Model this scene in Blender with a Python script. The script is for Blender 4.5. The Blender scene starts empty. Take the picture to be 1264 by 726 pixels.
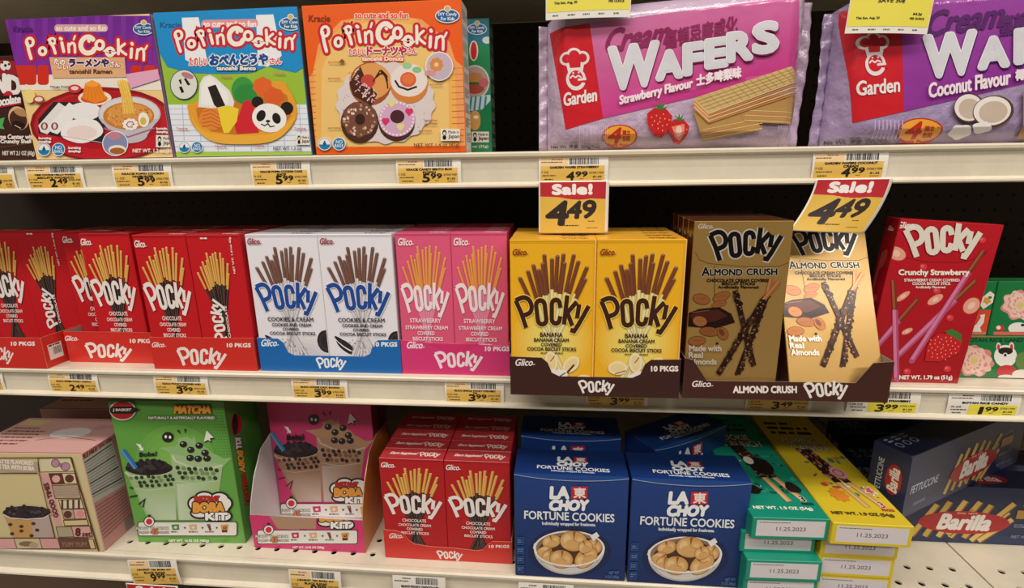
import bpy, math, random
from mathutils import Vector, Matrix, Euler
random.seed(7)
S = bpy.context.scene
COL = S.collection
R_ = math.radians

# ------------------------------------------------------------------ camera (fitted to the shelf edges, in metres)
CF, CPITCH, CYAW, CROLL = 627.03, .2394, -.0906, -.0146
CLOC = Vector((0, -.591, .2546))
_F = Vector((math.sin(CYAW)*math.cos(CPITCH), math.cos(CYAW)*math.cos(CPITCH), -math.sin(CPITCH)))
_R = Vector((math.cos(CYAW), -math.sin(CYAW), 0)); _U = _R.cross(_F)
_R2 = _R*math.cos(CROLL)+_U*math.sin(CROLL); _U2 = -_R*math.sin(CROLL)+_U*math.cos(CROLL)
cam = bpy.data.cameras.new('camera'); camo = bpy.data.objects.new('camera', cam); COL.objects.link(camo)
cam.sensor_width = 36; cam.lens = 36*CF/1264; cam.clip_start = .01
m = Matrix((_R2, _U2, -_F)).transposed().to_4x4(); m.translation = CLOC
camo.matrix_world = m; S.camera = camo

# ------------------------------------------------------------------ world, lights, exposure
W = bpy.data.worlds.new('store_air'); S.world = W; W.use_nodes = True
W.node_tree.nodes['Background'].inputs[0].default_value = (1, .86, .74, 1)
W.node_tree.nodes['Background'].inputs[1].default_value = .055
def area(name, loc, sx, sy, power, col, rot=(0, 0, 0)):
    l = bpy.data.lights.new(name, 'AREA'); l.shape = 'RECTANGLE'; l.size = sx; l.size_y = sy; l.energy = power; l.color = col
    o = bpy.data.objects.new(name, l); o.location = loc; o.rotation_euler = rot; COL.objects.link(o)
    return o
# rows of ceiling tubes over the aisle
area('ceiling_tube_light', (.1, -1.0, 1.75), 4.5, .35, 46, (1, .92, .84))
area('ceiling_tube_light', (.1, -2.1, 1.75), 4.5, .35, 46, (1, .92, .84))
S.view_settings.view_transform = 'Standard'; S.view_settings.look = 'None'; S.view_settings.gamma = 1
S.view_settings.exposure = 0.34

# ------------------------------------------------------------------ helpers
# All three rails stand in one vertical plane (y = YB).  The top and middle shelves and their goods are written in
# shelf units of UNIT metres, counted from the front edge of the middle deck (0, YB, ZMID); the lowest shelf in metres.
ZB, YB, ZMID, UNIT = -.2160, -.0849, .0366, .8563
ZT, ZM = .2749, 0.0                                 # decks of the top and middle shelf, in shelf units
def lin(h):
    if isinstance(h, tuple): return h
    h = h.lstrip('#'); c = [int(h[i:i+2], 16)/255 for i in (0, 2, 4)]
    return tuple(x/12.92 if x <= .04045 else ((x+.055)/1.055)**2.4 for x in c)
def mix(a, b, t): a = lin(a); b = lin(b); return tuple(a[i]*(1-t)+b[i]*t for i in range(3))

def ink(name, rough=.45, coat=0., bump=0., bscale=60, grain=.05, detail=3, metal=0., dirt=0.):
    M = bpy.data.materials.new(name); M.use_nodes = True; nt = M.node_tree; N = nt.nodes; L = nt.links
    p = N['Principled BSDF']; a = N.new('ShaderNodeVertexColor'); a.layer_name = 'Col'
    tc = N.new('ShaderNodeTexCoord'); nz = N.new('ShaderNodeTexNoise'); nz.inputs['Scale'].default_value = 900; nz.inputs['Detail'].default_value = 2
    L.new(tc.outputs['Object'], nz.inputs['Vector'])
    mr = N.new('ShaderNodeMapRange'); mr.inputs[3].default_value = 1-grain; mr.inputs[4].default_value = 1+grain
    L.new(nz.outputs[0], mr.inputs[0])
    mx = N.new('ShaderNodeVectorMath'); mx.operation = 'SCALE'
    L.new(a.outputs[0], mx.inputs[0]); L.new(mr.outputs[0], mx.inputs['Scale']); L.new(mx.outputs[0], p.inputs['Base Color'])
    if dirt:
        n3 = N.new('ShaderNodeTexNoise'); n3.inputs['Scale'].default_value = 14; n3.inputs['Detail'].default_value = 6; n3.inputs['Roughness'].default_value = .7; L.new(tc.outputs['Object'], n3.inputs['Vector'])
        m3 = N.new('ShaderNodeMapRange'); m3.inputs[1].default_value = .35; m3.inputs[2].default_value = .62; m3.inputs[3].default_value = 1-dirt; m3.inputs[4].default_value = 1.02; L.new(n3.outputs[0], m3.inputs[0])
        s3 = N.new('ShaderNodeVectorMath'); s3.operation = 'SCALE'; L.new(mx.outputs[0], s3.inputs[0]); L.new(m3.outputs[0], s3.inputs['Scale']); L.new(s3.outputs[0], p.inputs['Base Color'])
    p.inputs['Metallic'].default_value = metal; p.inputs['Roughness'].default_value = rough; p.inputs['Coat Weight'].default_value = coat; p.inputs['Coat Roughness'].default_value = .15
    if bump:
        n2 = N.new('ShaderNodeTexNoise'); n2.inputs['Scale'].default_value = bscale; n2.inputs['Detail'].default_value = detail
        L.new(tc.outputs['Object'], n2.inputs['Vector'])
        b = N.new('ShaderNodeBump'); b.inputs['Strength'].default_value = bump; b.inputs['Distance'].default_value = .004
        L.new(n2.outputs[0], b.inputs['Height']); L.new(b.outputs[0], p.inputs['Normal'])
    return M
CARD = ink('printed_card', .42, .25, .05, 25)
GLOSSCARD = ink('glossy_printed_card', .3, .6, .05, 20)
GOLD = ink('gold_foil_card', .34, .5, .05, 20, metal=.55)
PAPER = ink('label_paper', .5, .1)
FILM = ink('printed_plastic_film', .28, .7, .3, 30, .04, 2)
CLEARFILM = ink('crinkled_plastic_film', .22, .8, .9, 60, .04, 3)
METAL = ink('cream_enamelled_steel', .36, .25, .03, 30, .03, dirt=.10)
WALLM = ink('dark_pegboard', .7, 0, .1, 40, .1)

def setcol(me, cols):
    at = me.color_attributes.new('Col', 'FLOAT_COLOR', 'CORNER'); buf = []
    for p in me.polygons:
        c = cols[p.index] if isinstance(cols, list) else cols
        for _ in p.vertices: buf += [c[0], c[1], c[2], 1]
    at.data.foreach_set('color', buf)
def mesh_obj(name, V, Fc, cols, mat, parent=None, smooth=False):
    me = bpy.data.meshes.new(name); me.from_pydata([tuple(v) for v in V], [], Fc); me.update()
    if isinstance(cols, list): setcol(me, [lin(c) for c in cols])
    else: setcol(me, lin(cols))
    me.materials.append(mat)
    if smooth: me.polygons.foreach_set('use_smooth', [True]*len(me.polygons))
    o = bpy.data.objects.new(name, me); COL.objects.link(o)
    if parent: o.parent = parent
    return o
def tag(o, label=None, cat=None, group=None, kind=None):
    for k, v in (('label', label), ('category', cat), ('group', group), ('kind', kind)):
        if v: o[k] = v
    return o
def empty(name, loc, rot=(0, 0, 0)):
    o = bpy.data.objects.new(name, None); COL.objects.link(o); o.location = loc; o.rotation_euler = rot; o.empty_display_size = .02
    return o
def copy_tree(o, loc, rot=None, label=None, skip=()):
    r = o.copy(); COL.objects.link(r); r.location = loc
    if rot is not None: r.rotation_euler = rot
    if label: r['label'] = label
    for ch in list(o.children):
        if ch.name.split('.')[0] in skip: continue
        c = ch.copy(); COL.objects.link(c); c.parent = r
        for g in list(ch.children):
            q = g.copy(); COL.objects.link(q); q.parent = c
    return r
def xat(px, z, y):
    "x of the point at height z and depth y that the photograph shows at column px"
    a, b = -1.6, 1.6
    for _ in range(50):
        mid = (a+b)/2; p = Vector((mid, y, z))-CLOC
        if 632+CF*p.dot(_R2)/p.dot(_F) < px: a = mid
        else: b = mid
    return a
def W2(o): return Matrix.Translation(o.location) @ o.rotation_euler.to_matrix().to_4x4()

def bevbox(x0, y0, z0, x1, y1, z1, b=.0006):
    "chamfered box: 24 verts"
    V = []; Fc = []
    xs = (x0, x1); ys = (y0, y1); zs = (z0, z1); idx = {}
    for i in (0, 1):
        for j in (0, 1):
            for k in (0, 1):
                sx, sy, sz = (1, -1)[i], (1, -1)[j], (1, -1)[k]
                x, y, z = xs[i], ys[j], zs[k]
                idx[i, j, k, 'x'] = len(V); V.append((x, y+sy*b, z+sz*b))
                idx[i, j, k, 'y'] = len(V); V.append((x+sx*b, y, z+sz*b))
                idx[i, j, k, 'z'] = len(V); V.append((x+sx*b, y+sy*b, z))
    I = idx
    Fc.append([I[0,0,0,'x'], I[0,0,1,'x'], I[0,1,1,'x'], I[0,1,0,'x']]); Fc.append([I[1,0,0,'x'], I[1,1,0,'x'], I[1,1,1,'x'], I[1,0,1,'x']])
    Fc.append([I[0,0,0,'y'], I[1,0,0,'y'], I[1,0,1,'y'], I[0,0,1,'y']]); Fc.append([I[0,1,0,'y'], I[0,1,1,'y'], I[1,1,1,'y'], I[1,1,0,'y']])
    Fc.append([I[0,0,0,'z'], I[0,1,0,'z'], I[1,1,0,'z'], I[1,0,0,'z']]); Fc.append([I[0,0,1,'z'], I[1,0,1,'z'], I[1,1,1,'z'], I[0,1,1,'z']])
    for i in (0, 1):
        for j in (0, 1):
            Fc.append([I[i,j,0,'x'], I[i,j,0,'y'], I[i,j,1,'y'], I[i,j,1,'x']]); Fc.append([I[i,0,j,'x'], I[i,0,j,'z'], I[i,1,j,'z'], I[i,1,j,'x']])
            Fc.append([I[0,i,j,'y'], I[0,i,j,'z'], I[1,i,j,'z'], I[1,i,j,'y']])
            for k in (0, 1): Fc.append([I[i,j,k,'x'], I[i,j,k,'y'], I[i,j,k,'z']])
    return V, Fc
def add(acc, part, cols):
    V, Fc, C = acc; n = len(V); v, f = part; V += list(v); Fc += [[i+n for i in q] for q in f]
    C += (cols if isinstance(cols, list) else [cols]*len(f))

# ------------------------------------------------------------------ glyphs
_g = {}
def glyphs(s):
    if s in _g: return _g[s]
    cu = bpy.data.curves.new('t', 'FONT'); cu.body = s; cu.resolution_u = 3
    o = bpy.data.objects.new('t', cu); me = o.to_mesh()
    V = [(v.co.x, v.co.y) for v in me.vertices]; Fc = [list(p.vertices) for p in me.polygons]
    o.to_mesh_clear(); bpy.data.objects.remove(o); bpy.data.curves.remove(cu)
    if not V: V = [(0, 0), (1, 0), (1, 1)]; Fc = []
    x0 = min(v[0] for v in V); x1 = max(v[0] for v in V); y0 = min(v[1] for v in V); y1 = max(v[1] for v in V)
    V = [((x-x0)/max(x1-x0, 1e-6), (y-y0)/max(y1-y0, 1e-6)) for x, y in V]
    _g[s] = (V, Fc); return _g[s]

STEP = 1.2e-5
class Art:
    """Flat print on one rectangular face. (u,v) metres on the face, v up.  Art is written in the coordinates of a
    close-up crop of the photograph (view: origin x, y, scale) or in millimetres from the face's top left corner."""
    def __init__(s, w, h, frame, mw=None, inset=.0007, surf=None, base=.00006):
        s.w, s.h = w, h; s.O, s.u, s.v, s.n = [Vector(q) for q in frame]; s.mw = mw; s.inset = inset; s.surf = surf
        s.V = []; s.Fc = []; s.C = []; s.L = base; s.view = None; s.fine = 0
        if mw is not None:
            s.WO = mw @ s.O; r = mw.to_3x3(); s.Wu = r @ s.u; s.Wv = r @ s.v; s.Wn = r @ s.n
    def px(s, ox, oy, k): s.view = (ox, oy, k); return s
    def mm(s): s.view = None; return s
    def uv(s, x, y):
        if s.view is None: return x/1000, s.h-y/1000
        ox, oy, k = s.view; X = ox+x/k; Y = oy+y/k
        d = _F+_R2*((X-632)/CF)-_U2*((Y-363)/CF)
        t = (s.WO-CLOC).dot(s.Wn)/d.dot(s.Wn); p = CLOC+d*t-s.WO
        return p.dot(s.Wu), p.dot(s.Wv)
    def uvfree(s, x, y): return s.uv(x, y)
    def raw(s, uvs, cols):
        "uvs: list of (u,v); cols: one colour or one per vertex; clipped to the face"
        if not isinstance(cols, list): cols = [cols]*len(uvs)
        P = [(a[0], a[1], *c) for a, c in zip(uvs, cols)]
        e = s.inset
        for ax, lim, sg in ((0, e, 1), (0, s.w-e, -1), (1, e, 1), (1, s.h-e, -1)):
            if all((q[ax]-lim)*sg >= 0 for q in P): continue
            out = []
            for i in range(len(P)):
                a, b = P[i-1], P[i]; ia = (a[ax]-lim)*sg >= 0; ib = (b[ax]-lim)*sg >= 0
                if ia != ib:
                    t = (lim-a[ax])/(b[ax]-a[ax]); out.append(tuple(a[k]+(b[k]-a[k])*t for k in range(5)))
                if ib: out.append(b)
            P = out
            if len(P) < 3: return
        if s.surf and s.fine:
            st = [[P[0], P[i], P[i+1]] for i in range(1, len(P)-1)]
            while st:
                t = st.pop(); E3 = [math.hypot(t[i][0]-t[i-1][0], t[i][1]-t[i-1][1]) for i in range(3)]; mxe = max(E3)
                if mxe > s.fine and len(st) < 400:
                    i = E3.index(mxe); a, b, c = t[i-1], t[i], t[(i+1) % 3]; mdl = tuple((a[k]+b[k])/2 for k in range(5))
                    st.append([a, mdl, c]); st.append([mdl, b, c]); continue
                n = len(s.V); s.V += [(q[0], q[1], s.L) for q in t]; s.Fc.append([n, n+1, n+2]); s.C.append([q[2:] for q in t])
            return
        n = len(s.V); s.V += [(q[0], q[1], s.L) for q in P]; s.Fc.append(list(range(n, n+len(P)))); s.C.append([q[2:] for q in P])
    def up(s, k=1): s.L += STEP*k
    def poly(s, pts, col):
        s.up(); s.raw([s.uv(*p) for p in pts], [lin(c) for c in col] if isinstance(col, list) else lin(col))
    def rect(s, x0, y0, x1, y1, col, slope=0): s.poly([(x0, y0), (x1, y0+slope*(x1-x0)), (x1, y1+slope*(x1-x0)), (x0, y1)], col)
    def full(s, col, col2=None, n=1):
        s.up(); a, b = lin(col), lin(col2 or col)
        nx = 24 if s.surf else 1; ny = 16 if s.surf else 1
        for i in range(nx):
            for j in range(ny):
                u0, u1 = s.w*i/nx, s.w*(i+1)/nx; v0, v1 = s.h*j/ny, s.h*(j+1)/ny
                ca, cb = mix(b, a, j/ny), mix(b, a, (j+1)/ny)
                s.raw([(u0, v0), (u1, v0), (u1, v1), (u0, v1)], [ca, ca, cb, cb])
    def ell(s, cx, cy, rx, ry, col, rot=0, a0=0, a1=360, n=24, wob=0, k=0):
        pts = []; c, q = math.cos(R_(rot)), math.sin(R_(rot))
        full = abs(a1-a0) >= 359
        for i in range(n if full else n+1):
            a = R_(a0+(a1-a0)*i/n); r = 1+(wob*math.sin(k*a) if wob else 0)
            x, y = rx*math.cos(a)*r, ry*math.sin(a)*r; pts.append((cx+x*c-y*q, cy+x*q+y*c))
        s.poly(pts, col)
    def ring(s, cx, cy, rx, ry, w, col, n=28, rot=0):
        s.line([(cx+rx*math.cos(2*math.pi*i/n)*math.cos(R_(rot))-ry*math.sin(2*math.pi*i/n)*math.sin(R_(rot)), cy+rx*math.cos(2*math.pi*i/n)*math.sin(R_(rot))+ry*math.sin(2*math.pi*i/n)*math.cos(R_(rot))) for i in range(n)], w, col, closed=True)
    def rrect(s, x0, y0, x1, y1, r, col, slope=0, slant=0):
        pts = []
        for cx, cy, a in ((x1-r, y0+r, -90), (x1-r, y1-r, 0), (x0+r, y1-r, 90), (x0+r, y0+r, 180)):
            for i in range(5): t = R_(a+22.5*i); pts.append((cx+r*math.cos(t), cy+r*math.sin(t)))
        xm = (x0+x1)/2; ym = (y0+y1)/2
        s.poly([(x+slant*(y-ym), y+slope*(x-xm)) for x, y in pts], col)
    def line(s, pts, w, col, closed=False, w1=None):
        "mitred stroke"
        s.up(); col = lin(col); n = len(pts); L = []
        for i in range(n):
            p = pts[i]
            a = pts[i-1] if (i or closed) else None; b = pts[(i+1) % n] if (i < n-1 or closed) else None
            ds = []
            if a: d = (p[0]-a[0], p[1]-a[1]); l = math.hypot(*d) or 1; ds.append((d[0]/l, d[1]/l))
            if b: d = (b[0]-p[0], b[1]-p[1]); l = math.hypot(*d) or 1; ds.append((d[0]/l, d[1]/l))
            tx = sum(d[0] for d in ds); ty = sum(d[1] for d in ds); l = math.hypot(tx, ty) or 1; tx /= l; ty /= l
            c = max(.45, tx*ds[0][0]+ty*ds[0][1]); ww = w if w1 is None else w+(w1-w)*i/(n-1)
            L.append(((p[0]-ty*ww/2/c, p[1]+tx*ww/2/c), (p[0]+ty*ww/2/c, p[1]-tx*ww/2/c)))
        for i in range(n if closed else n-1):
            a, b = L[i], L[(i+1) % n]; s.raw([s.uv(*q) for q in (a[0], b[0], b[1], a[1])], col); s.L += 6e-7
    def strokes(s, lines, w, col): 
        for l in lines: s.line(l[0], w, col, closed=l[1]); s.L -= STEP*.87
        s.up()
    def T(s, txt, x0, y0, x1, y1, col, bold=0, out=None, ow=0, slope=0, slant=0, rot=0, arc=0, grow=0):
        "text fitted in the box; bold/outline are widths in crop units"
        V, Fc = glyphs(txt); xm, ym = (x0+x1)/2, (y0+y1)/2
        def put(dx, dy, c):
            P = []
            for a, b in V:
                hh = 1+grow*(a-.5)
                x = x0+(x1-x0)*a; y = ym+(y1-y0)*(.5-b)*hh
                x += -slant*(y-ym); y += slope*(x-xm)+arc*(1-(2*a-1)**2)
                if rot: cr, sr = math.cos(R_(rot)), math.sin(R_(rot)); x, y = xm+(x-xm)*cr-(y-ym)*sr, ym+(x-xm)*sr+(y-ym)*cr
                P.append(s.uv(x+dx, y+dy))
            for f in Fc: s.raw([P[i] for i in f], c)
            s.L += 1.6e-6
        if out:
            s.up(); r = ow+bold
            m_ = 16 if r > 8 else 8
            for i in range(m_): put(r*math.cos(i*2*math.pi/m_), r*math.sin(i*2*math.pi/m_), lin(out))
        s.up(); c = lin(col)
        if bold:
            k = 16 if bold > 6 else 6 if bold > 1.2 else 4
            for i in range(k): put(bold*math.cos(i*2*math.pi/k+.4), bold*math.sin(i*2*math.pi/k+.4), c)
            if bold > 6:
                for i in range(8): put(bold*.5*math.cos(i*math.pi/4), bold*.5*math.sin(i*math.pi/4), c)
            if bold > 2.5: put(0, 0, c)
        else: put(0, 0, c)
    def bars(s, x0, y0, x1, y1, col='#1c1a1a', n=26, slope=0, seed=1, bg=None):
        rnd = random.Random(seed)
        if bg: s.rect(x0-2, y0-1, x1+2, y1+2, bg, slope)
        x = x0; wd = (x1-x0)/n/2; s.up(); y_ = lambda x: slope*(x-x0)
        while x < x1:
            b = wd*rnd.choice((.6, 1, 1, 1.6, 2)); s.raw([s.uv(*p) for p in ((x, y0+y_(x)), (x+b, y0+y_(x)), (x+b, y1+y_(x)), (x, y1+y_(x)))], lin(col)); x += b+wd*rnd.choice((.7, 1, 1.5))
    def small(s, x0, y0, x1, y1, col, rows=1, slope=0, seed=3, slant=0, gap=.45):
        "fine print too small to read: broken hairlines"
        rnd = random.Random(seed); s.up(); c = lin(col); hh = (y1-y0)/(rows+(rows-1)*gap)
        for r in range(rows):
            y = y0+r*hh*(1+gap); x = x0
            end = x1-(x1-x0)*rnd.choice((0, 0, .1, .3))
            while x < end:
                b = min(hh*rnd.uniform(.5, 2.2), end-x); q = [(x, y), (x+b, y), (x+b, y+hh*.72), (x, y+hh*.72)]
                s.raw([s.uv(px-slant*(py-y0), py+slope*(px-x0)) for px, py in q], c); x += b+hh*.35
    def done(s, name, parent, mat=CARD, label=None):
        if s.surf: V = [s.surf(*v) for v in s.V]
        else: V = [s.O+s.u*a+s.v*b+s.n*(c) for a, b, c in s.V]
        me = bpy.data.meshes.new(name); me.from_pydata([tuple(v) for v in V], [], s.Fc); me.update()
        at = me.color_attributes.new('Col', 'FLOAT_COLOR', 'CORNER'); buf = []
        for c in s.C:
            for q in c: buf += [q[0], q[1], q[2], 1]
        at.data.foreach_set('color', buf); me.materials.append(mat)
        o = bpy.data.objects.new(name, me); COL.objects.link(o); o.parent = parent
        if label: o['label'] = label
        return o

def carton(name, label, cat, loc, dims, rot=(0, 0, 0), col='#b01020', mat=CARD, group=None, sidecol=None, topcol=None):
    w, d, h = dims; V, Fc = bevbox(0, 0, 0, w, d, h); n = len(Fc)
    C = [col]*n; sc = sidecol or col; C[0] = C[1] = sc; C[5] = topcol or col
    o = mesh_obj(name, V, Fc, C, mat); o.location = loc; o.rotation_euler = rot; o['dims'] = dims
    return tag(o, label, cat, group)
def face(o, which='front', **k):
    w, d, h = o['dims']; mw = W2(o)
    if which == 'front': return Art(w, h, ((0, 0, 0), (1, 0, 0), (0, 0, 1), (0, -1, 0)), mw, **k)
    if which == 'right': return Art(d, h, ((w, 0, 0), (0, 1, 0), (0, 0, 1), (1, 0, 0)), mw, **k)
    if which == 'left': return Art(d, h, ((0, d, 0), (0, -1, 0), (0, 0, 1), (-1, 0, 0)), mw, **k)
    if which == 'top': return Art(w, d, ((0, 0, h), (1, 0, 0), (0, 1, 0), (0, 0, 1)), mw, **k)
def seam_slit(o, z, y=-.0001, inset=0.002, sag=0, name='tuck_flap', col='#333333'):
    pass

# ------------------------------------------------------------------ setting
CREAM = '#dcd3bd'; CREAM2 = '#d5ccb6'
def box_struct(name, x0, y0, z0, x1, y1, z1, col, mat, kind='structure'):
    V, Fc = bevbox(x0, y0, z0, x1, y1, z1, .001); o = mesh_obj(name, V, Fc, col, mat); o['kind'] = kind; return o
box_struct('floor', -3, -3.2, -1.02, 3, .6, -1.0, '#8d8577', METAL)
box_struct('ceiling', -3, -3.2, 1.9, 3, .6, 1.93, '#cfcabd', WALLM)
wb = box_struct('wall_back', -3, .385, -1.0, 3, .42, 1.9, '#3a2d25', WALLM)
# pegboard holes: small dark sockets standing in rows on the back board
V = []; Fc = []; n = 0
for zz in [.225-.0254*k for k in range(8)]+[-.03-.0254*k for k in range(6)]+[.49-.0254*k for k in range(8)]:
    for i in range(-34, 36):
        x = i*.0254+.006; a = [(x+.0032*math.cos(t*math.pi/4), .3846, zz+.0032*math.sin(t*math.pi/4)) for t in range(8)]
        V += a; Fc.append(list(range(n, n+8))); n += 8
tag(mesh_obj('peg_holes', V, Fc, '#050403', WALLM, wb), kind='stuff')

def extrude_profile(pts, x0, x1):
    n = len(pts); V = [(x0, y, z) for y, z in pts]+[(x1, y, z) for y, z in pts]
    Fc = [[i, (i+1) % n, n+(i+1) % n, n+i] for i in range(n)]+[list(range(n))[::-1], list(range(n, 2*n))]
    return V, Fc
def shelf(label, z, y0, x0, x1, group=None):
    r = empty('shelf', ((x0+x1)/2, y0+.19, z-.045)); tag(r, label, 'shelf', group)
    inv = -Vector(r.location)
    def fix(V): return [(v[0]+inv.x, v[1]+inv.y, v[2]+inv.z) for v in V]
    # price rail: top bead, recessed channel, lower lip
    prof = [(y0+.006, z-.0002), (y0+.001, z-.0004), (y0-.0008, z-.0022), (y0-.0006, z-.0052), (y0+.0012, z-.0068), (y0+.0034, z-.0082), (y0+.0040, z-.020),
            (y0+.0034, z-.0335), (y0+.0002, z-.0352), (y0-.0022, z-.0364), (y0-.0026, z-.0385), (y0-.0010, z-.0400), (y0+.0045, z-.0400), (y0+.0065, z-.034), (y0+.0065, z-.002)]
    V, Fc = extrude_profile(prof[::-1], x0, x1); mesh_obj('price_rail', fix(V), Fc, CREAM, METAL, r)
    return r, fix
def solid_deck(r, fix, z, y0, x0, x1):
    V, Fc = bevbox(x0, y0+.0064, z-.0022, x1, YBACK, z, .0004); mesh_obj('deck_panel', fix(V), Fc, CREAM, METAL, r)
    for x in (x0+.02, 0.60, x1-.03):
        V, Fc = bevbox(x, y0+.02, z-.036, x+.003, YBACK, z-.0024, .0004); mesh_obj('bracket', fix(V), Fc, CREAM2, METAL, r)
XL, XR = -1.30, 1.22
YBACK = (.383-YB)/UNIT
r, fx = shelf('cream steel shelf carrying the candy-making kits and wafer bags', ZT, 0, XL, XR); solid_deck(r, fx, ZT, 0, XL, XR)
r, fx = shelf('cream steel middle shelf carrying the trays of biscuit stick boxes', ZM, 0, XL, XR); solid_deck(r, fx, ZM, 0, XL, XR)
r, fx = shelf('uppermost cream steel shelf whose underside shows above the wafer bags', .55, 0, XL, XR); solid_deck(r, fx, .55, 0, XL, XR)
# lowest shelf: perforated decks
XR = 1.05
SHELVES_UP = [o.name for o in bpy.data.objects if o.parent is None and o.get('category') == 'shelf']
r, fx = shelf('lowest cream steel shelf with rows of round holes in its deck', ZB, YB, -.755, XR)
def perf(x0, x1, hx, zt):
    P = .0254; V = []; Fc = []; C = []; t = .0022
    ys = [-.0619+P*k for k in range(0, 2)]
    i0 = math.ceil((x0-hx)/P+.5); i1 = math.floor((x1-hx)/P-.5)
    for i in range(i0, i1+1):
        for y in ys:
            cx = hx+i*P; n = len(V); m = 16
            sq = []; ci = []; cb = []
            for k in range(m):
                a = 2*math.pi*k/m; c, s_ = math.cos(a), math.sin(a); q = P/2/max(abs(c), abs(s_))
                sq.append((cx+q*c, y+q*s_, zt)); ci.append((cx+.0037*c, y+.0037*s_, zt)); cb.append((cx+.0037*c, y+.0037*s_, zt-t))
            V += sq+ci+cb
            for k in range(m):
                k2 = (k+1) % m; Fc.append([n+k, n+k2, n+m+k2, n+m+k]); Fc.append([n+m+k, n+m+k2, n+2*m+k2, n+2*m+k])
    xa, xb = hx+(i0-.5)*P, hx+(i1+.5)*P; ya, yb = ys[0]-P/2, ys[-1]+P/2
    acc = (V, Fc, C)
    for a, b, c, d in ((x0, YB+.0064, x1, ya), (x0, yb, x1, .383), (x0, ya, xa, yb), (xb, ya, x1, yb)):
        n = len(V); V += [(a, b, zt), (c, b, zt), (c, d, zt), (a, d, zt)]; Fc.append([n, n+1, n+2, n+3])
    n = len(V); V += [(x0, YB+.0064, zt), (x1, YB+.0064, zt), (x1, YB+.0064, zt-t), (x0, YB+.0064, zt-t)]; Fc.append([n, n+3, n+2, n+1])
    for x in (x0, x1): n = len(V); V += [(x, YB+.0064, zt), (x, .383, zt), (x, .383, zt-t), (x, YB+.0064, zt-t)]; Fc.append([n, n+1, n+2, n+3])
    return mesh_obj('deck_panel', fx(V), Fc, CREAM, METAL, r)
perf(-.755, .1498, -.4079, ZB)
perf(.1502, .4970, .4217, ZB)
perf(.4995, XR, .5270, ZB)
V, Fc = bevbox(.4966, YB+.0066, ZB-.006, .4999, .383, ZB-.0012, .0003); mesh_obj('joint_strip', fx(V), Fc, '#8f8364', METAL, r)
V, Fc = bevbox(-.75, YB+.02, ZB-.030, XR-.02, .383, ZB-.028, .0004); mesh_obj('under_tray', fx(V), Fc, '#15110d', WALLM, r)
# kick board far below
kb = box_struct('trim_1', -1.15, .05, -1.0, 1.05, .385, -.45, '#5a4636', WALLM)

# ------------------------------------------------------------------ reusable lettering and pictures
def qmap(q):
    "bilinear map of unit square (y down) on four crop points TL TR BR BL"
    (ax, ay), (bx, by), (cx, cy), (dx, dy) = q
    def f(x, y): return (ax*(1-x)*(1-y)+bx*x*(1-y)+cx*x*y+dx*(1-x)*y, ay*(1-x)*(1-y)+by*x*(1-y)+cy*x*y+dy*(1-x)*y)
    return f
def arcpts(cx, cy, rx, ry, a0, a1, n): return [(cx+rx*math.cos(R_(a0+(a1-a0)*i/n)), cy+ry*math.sin(R_(a0+(a1-a0)*i/n))) for i in range(n+1)]
def smooth(p, k=4):
    "Catmull-Rom through the points"
    q = [p[0]]+list(p)+[p[-1]]; out = []
    for i in range(1, len(q)-2):
        for j in range(k):
            t = j/k; out.append(tuple(.5*(2*q[i][a]+(q[i+1][a]-q[i-1][a])*t+(2*q[i-1][a]-5*q[i][a]+4*q[i+1][a]-q[i+2][a])*t*t+(3*q[i][a]-q[i-1][a]-3*q[i+1][a]+q[i+2][a])*t**3) for a in (0, 1)))
    return out+[p[-1]]
def slot(cx, cy, rx, ry, tilt=0, n=6):
    "tall rounded loop"
    p = arcpts(0, -(ry-rx), rx, rx, 180, 360, n)+arcpts(0, ry-rx, rx, rx, 0, 180, n); c, s_ = math.cos(R_(tilt)), math.sin(R_(tilt))
    return [(cx+x*c-y*s_, cy+x*s_+y*c) for x, y in p]
def brand(A, q, col, out=None, w=16, ow=5):
    "the tall fanned five letter logo; drawn in a 285 x 125 field"
    f = qmap(q); sc = math.hypot(q[1][0]-q[0][0], q[1][1]-q[0][1])/285
    L = []
    L.append(([(12, 17), (32, 60), (50, 112)], False))                      # P stem
    L.append((smooth([(12, 17), (38, 7), (58, 12), (70, 30), (70, 50), (60, 62), (38, 70)], 3), False))
    L.append((slot(107, 58, 16, 42, -7), True))                              # o
    c = slot(161, 55, 15, 41, 0); L.append(([(178, 40)]+[p for p in (c[5:6]+c[4:0:-1]+[c[0]]+c[13:7:-1])]+[(178, 70)], False))
    L.append(([(203, -2), (192, 98)], False)); L.append(([(238, 20), (200, 62)], False)); L.append(([(203, 56), (222, 102)], False))
    L.append(([(247, 28), (240, 76)], False)); L.append(([(282, 34), (246, 98), (230, 122), (216, 118)], False))
    P = [([f(x/285, y/125) for x, y in l], cl) for l, cl in L]
    if out: A.strokes(P, (w*.86+2*ow)*sc, out)
    A.strokes(P, w*.86*sc, col)
def script(A, x, y, w, h, col, slope=0):
    "small joined-up maker's mark: Glico"
    A.T('Glico', x, y, x+w, y+h, col, bold=h*.035, slant=.25, slope=slope)
    A.line([(x+w*.98, y+h*.86+slope*w/2), (x+w*1.12, y+h*.80+slope*w/2)], h*.10, col)
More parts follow.
